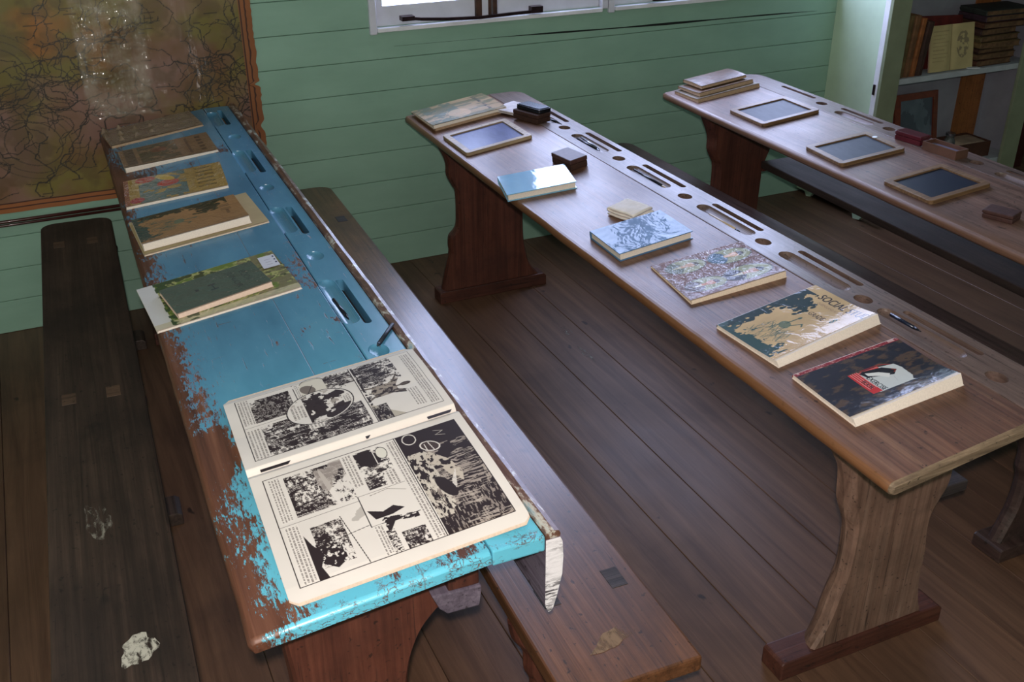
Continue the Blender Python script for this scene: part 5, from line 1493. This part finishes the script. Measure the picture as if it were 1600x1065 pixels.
# wooden box of odds and ends
wb = empty('wooden_box', Matrix.Translation((4.42, -0.30, zf)), 'low wooden box holding papers and a glass jar on the lower cupboard shelf', 'box')
bm = bmesh.new()
for b in ((0, 0.25, 0, 0.008, 0, 0.075), (0, 0.25, 0.15, 0.158, 0, 0.075), (0, 0.008, 0.008, 0.15, 0, 0.075), (0.242, 0.25, 0.008, 0.15, 0, 0.075), (0.008, 0.242, 0.008, 0.15, 0, 0.006)): add_box(bm, *b)
from_bm('box_body', bm, plain('dark_box_wood', L3(82, 52, 40), 0.5, var=0.2), wb)
cloth_fold('paper_bundle', 'crumpled pale paper bundle lying in the low wooden box', Matrix.Translation((4.585, -0.22, zf+0.0065)), 0.13, 0.12, 0.07, plain('pale_wrapping_paper', L3(170,150,130), 0.7, var=0.15), 12, 3)
jr = empty('glass_jar', Matrix.Translation((4.475, -0.22, zf+0.0065)), 'small clear glass jar standing in the low wooden box', 'jar')
bm = bmesh.new(); pr = [(0.0, 0.0), (0.026, 0.0), (0.028, 0.01), (0.028, 0.07), (0.02, 0.085), (0.02, 0.1)]
n_ = 20; rings = [[bm.verts.new((r_*math.cos(2*math.pi*i/n_), r_*math.sin(2*math.pi*i/n_), zz)) for i in range(n_)] for r_, zz in pr[1:]]
for a, b in zip(rings[:-1], rings[1:]):
    for i in range(n_): bm.faces.new((a[i], a[(i+1) % n_], b[(i+1) % n_], b[i]))
bm.faces.new(rings[0][::-1])
gm = NT('jar_glass'); gm.b.inputs['Transmission Weight'].default_value = 0.9; gm.rough(0.08); gm.base(L3(200, 206, 210))
from_bm('jar_body', bm, gm.m, jr, smooth=True)
bm = bmesh.new(); cyl(bm, (0, 0, 0.101), (0, 0, 0.112), 0.023, n=20); from_bm('jar_lid', bm, M_mt, jr)
# dark green hanging beyond the cupboard
bm = bmesh.new(); n_ = 60; A = []; B = []
for i in range(n_+1):
    u = i/n_; x = 4.87+0.75*u; y = -0.06+0.018*math.sin(u*60)+0.006*math.sin(u*23)
    A.append(bm.verts.new((x, y, 0.02))); B.append(bm.verts.new((x, y, 1.9)))
for i in range(n_): bm.faces.new((A[i], A[i+1], B[i+1], B[i]))
t = NT('dark_green_mottled_cloth'); nn = t.noise(t.coord(), 7, 5, 0.65, 0.6); t.base(t.ramp(nn, [(0.4, L3(10,26,14)), (0.6, L3(24,70,34)), (0.75, L3(60,124,74))])); t.rough(0.8)
cu = from_bm('curtain', bm, t.m, None, None, True); tag(cu, 'dark mottled green cloth hanging to the floor right of the cupboard', 'curtain')
bm = bmesh.new(); cyl(bm, (4.84, -0.06, 1.905), (5.66, -0.06, 1.905), 0.01, n=12); from_bm('curtain_pole', bm, M_rust, cu)
tag(box('timber_post', 5.0, 5.05, -0.20, -0.15, 0.0, 2.2, plain('dark_maroon_post_paint', L3(60,18,16), 0.5), None, None, 0.004), 'dark maroon timber post standing right of the cupboard', 'post')

# ------------------------------------------------------------------ light
W = bpy.data.worlds.new('sky'); scene.world = W; W.use_nodes = True
bg = W.node_tree.nodes['Background']; bg.inputs[0].default_value = (0.88, 0.94, 1.0, 1); bg.inputs[1].default_value = 2.0
def area(name, loc, rot, sx, sy, power, col, spread=180):
    l = bpy.data.lights.new(name, 'AREA'); l.shape = 'RECTANGLE'; l.size = sx; l.size_y = sy; l.energy = power; l.color = col; l.spread = math.radians(spread)
    o = bpy.data.objects.new(name, l); o.location = loc; o.rotation_euler = rot; COL.objects.link(o); return o
WIN_P, FLASH_P, FILL_P = 92, 145, 8
area('window_daylight', (2.72, 0.14, 1.75), (math.radians(-90), 0, 0), 2.2, 1.42, WIN_P, (0.53, 0.60, 1.0))
area('side_fill', (-1.4, -3.2, 1.7), (0, math.radians(-90), 0), 1.2, 1.6, FILL_P, (0.8, 0.9, 1.0))  # added soft fill lamp, no window stands there
fl_l = bpy.data.lights.new('camera_flash', 'POINT'); fl_l.energy = FLASH_P; fl_l.shadow_soft_size = 0.018; fl_l.color = (1.0, 0.90, 0.87)
fo_ = bpy.data.objects.new('camera_flash', fl_l); fo_.location = (0.43, -3.87, 1.825); COL.objects.link(fo_)

# ------------------------------------------------------------------ camera
yaw, pit, rol, f_px = 0.426, -0.4872, -0.0061, 1610.8277
F = Vector((math.sin(yaw)*math.cos(pit), math.cos(yaw)*math.cos(pit), math.sin(pit)))
R0 = Vector((math.cos(yaw), -math.sin(yaw), 0)); U0 = R0.cross(F)
R_ = R0*math.cos(rol) + U0*math.sin(rol); U_ = -R0*math.sin(rol) + U0*math.cos(rol)
cam = bpy.data.cameras.new('camera'); cam.sensor_width = 36; cam.lens = f_px/1600*36; cam.clip_start = 0.05
co = bpy.data.objects.new('camera', cam); COL.objects.link(co)
co.matrix_world = Matrix(((R_.x, U_.x, -F.x, 0.4429), (R_.y, U_.y, -F.y, -3.8483), (R_.z, U_.z, -F.z, 1.7455), (0, 0, 0, 1)))
scene.camera = co
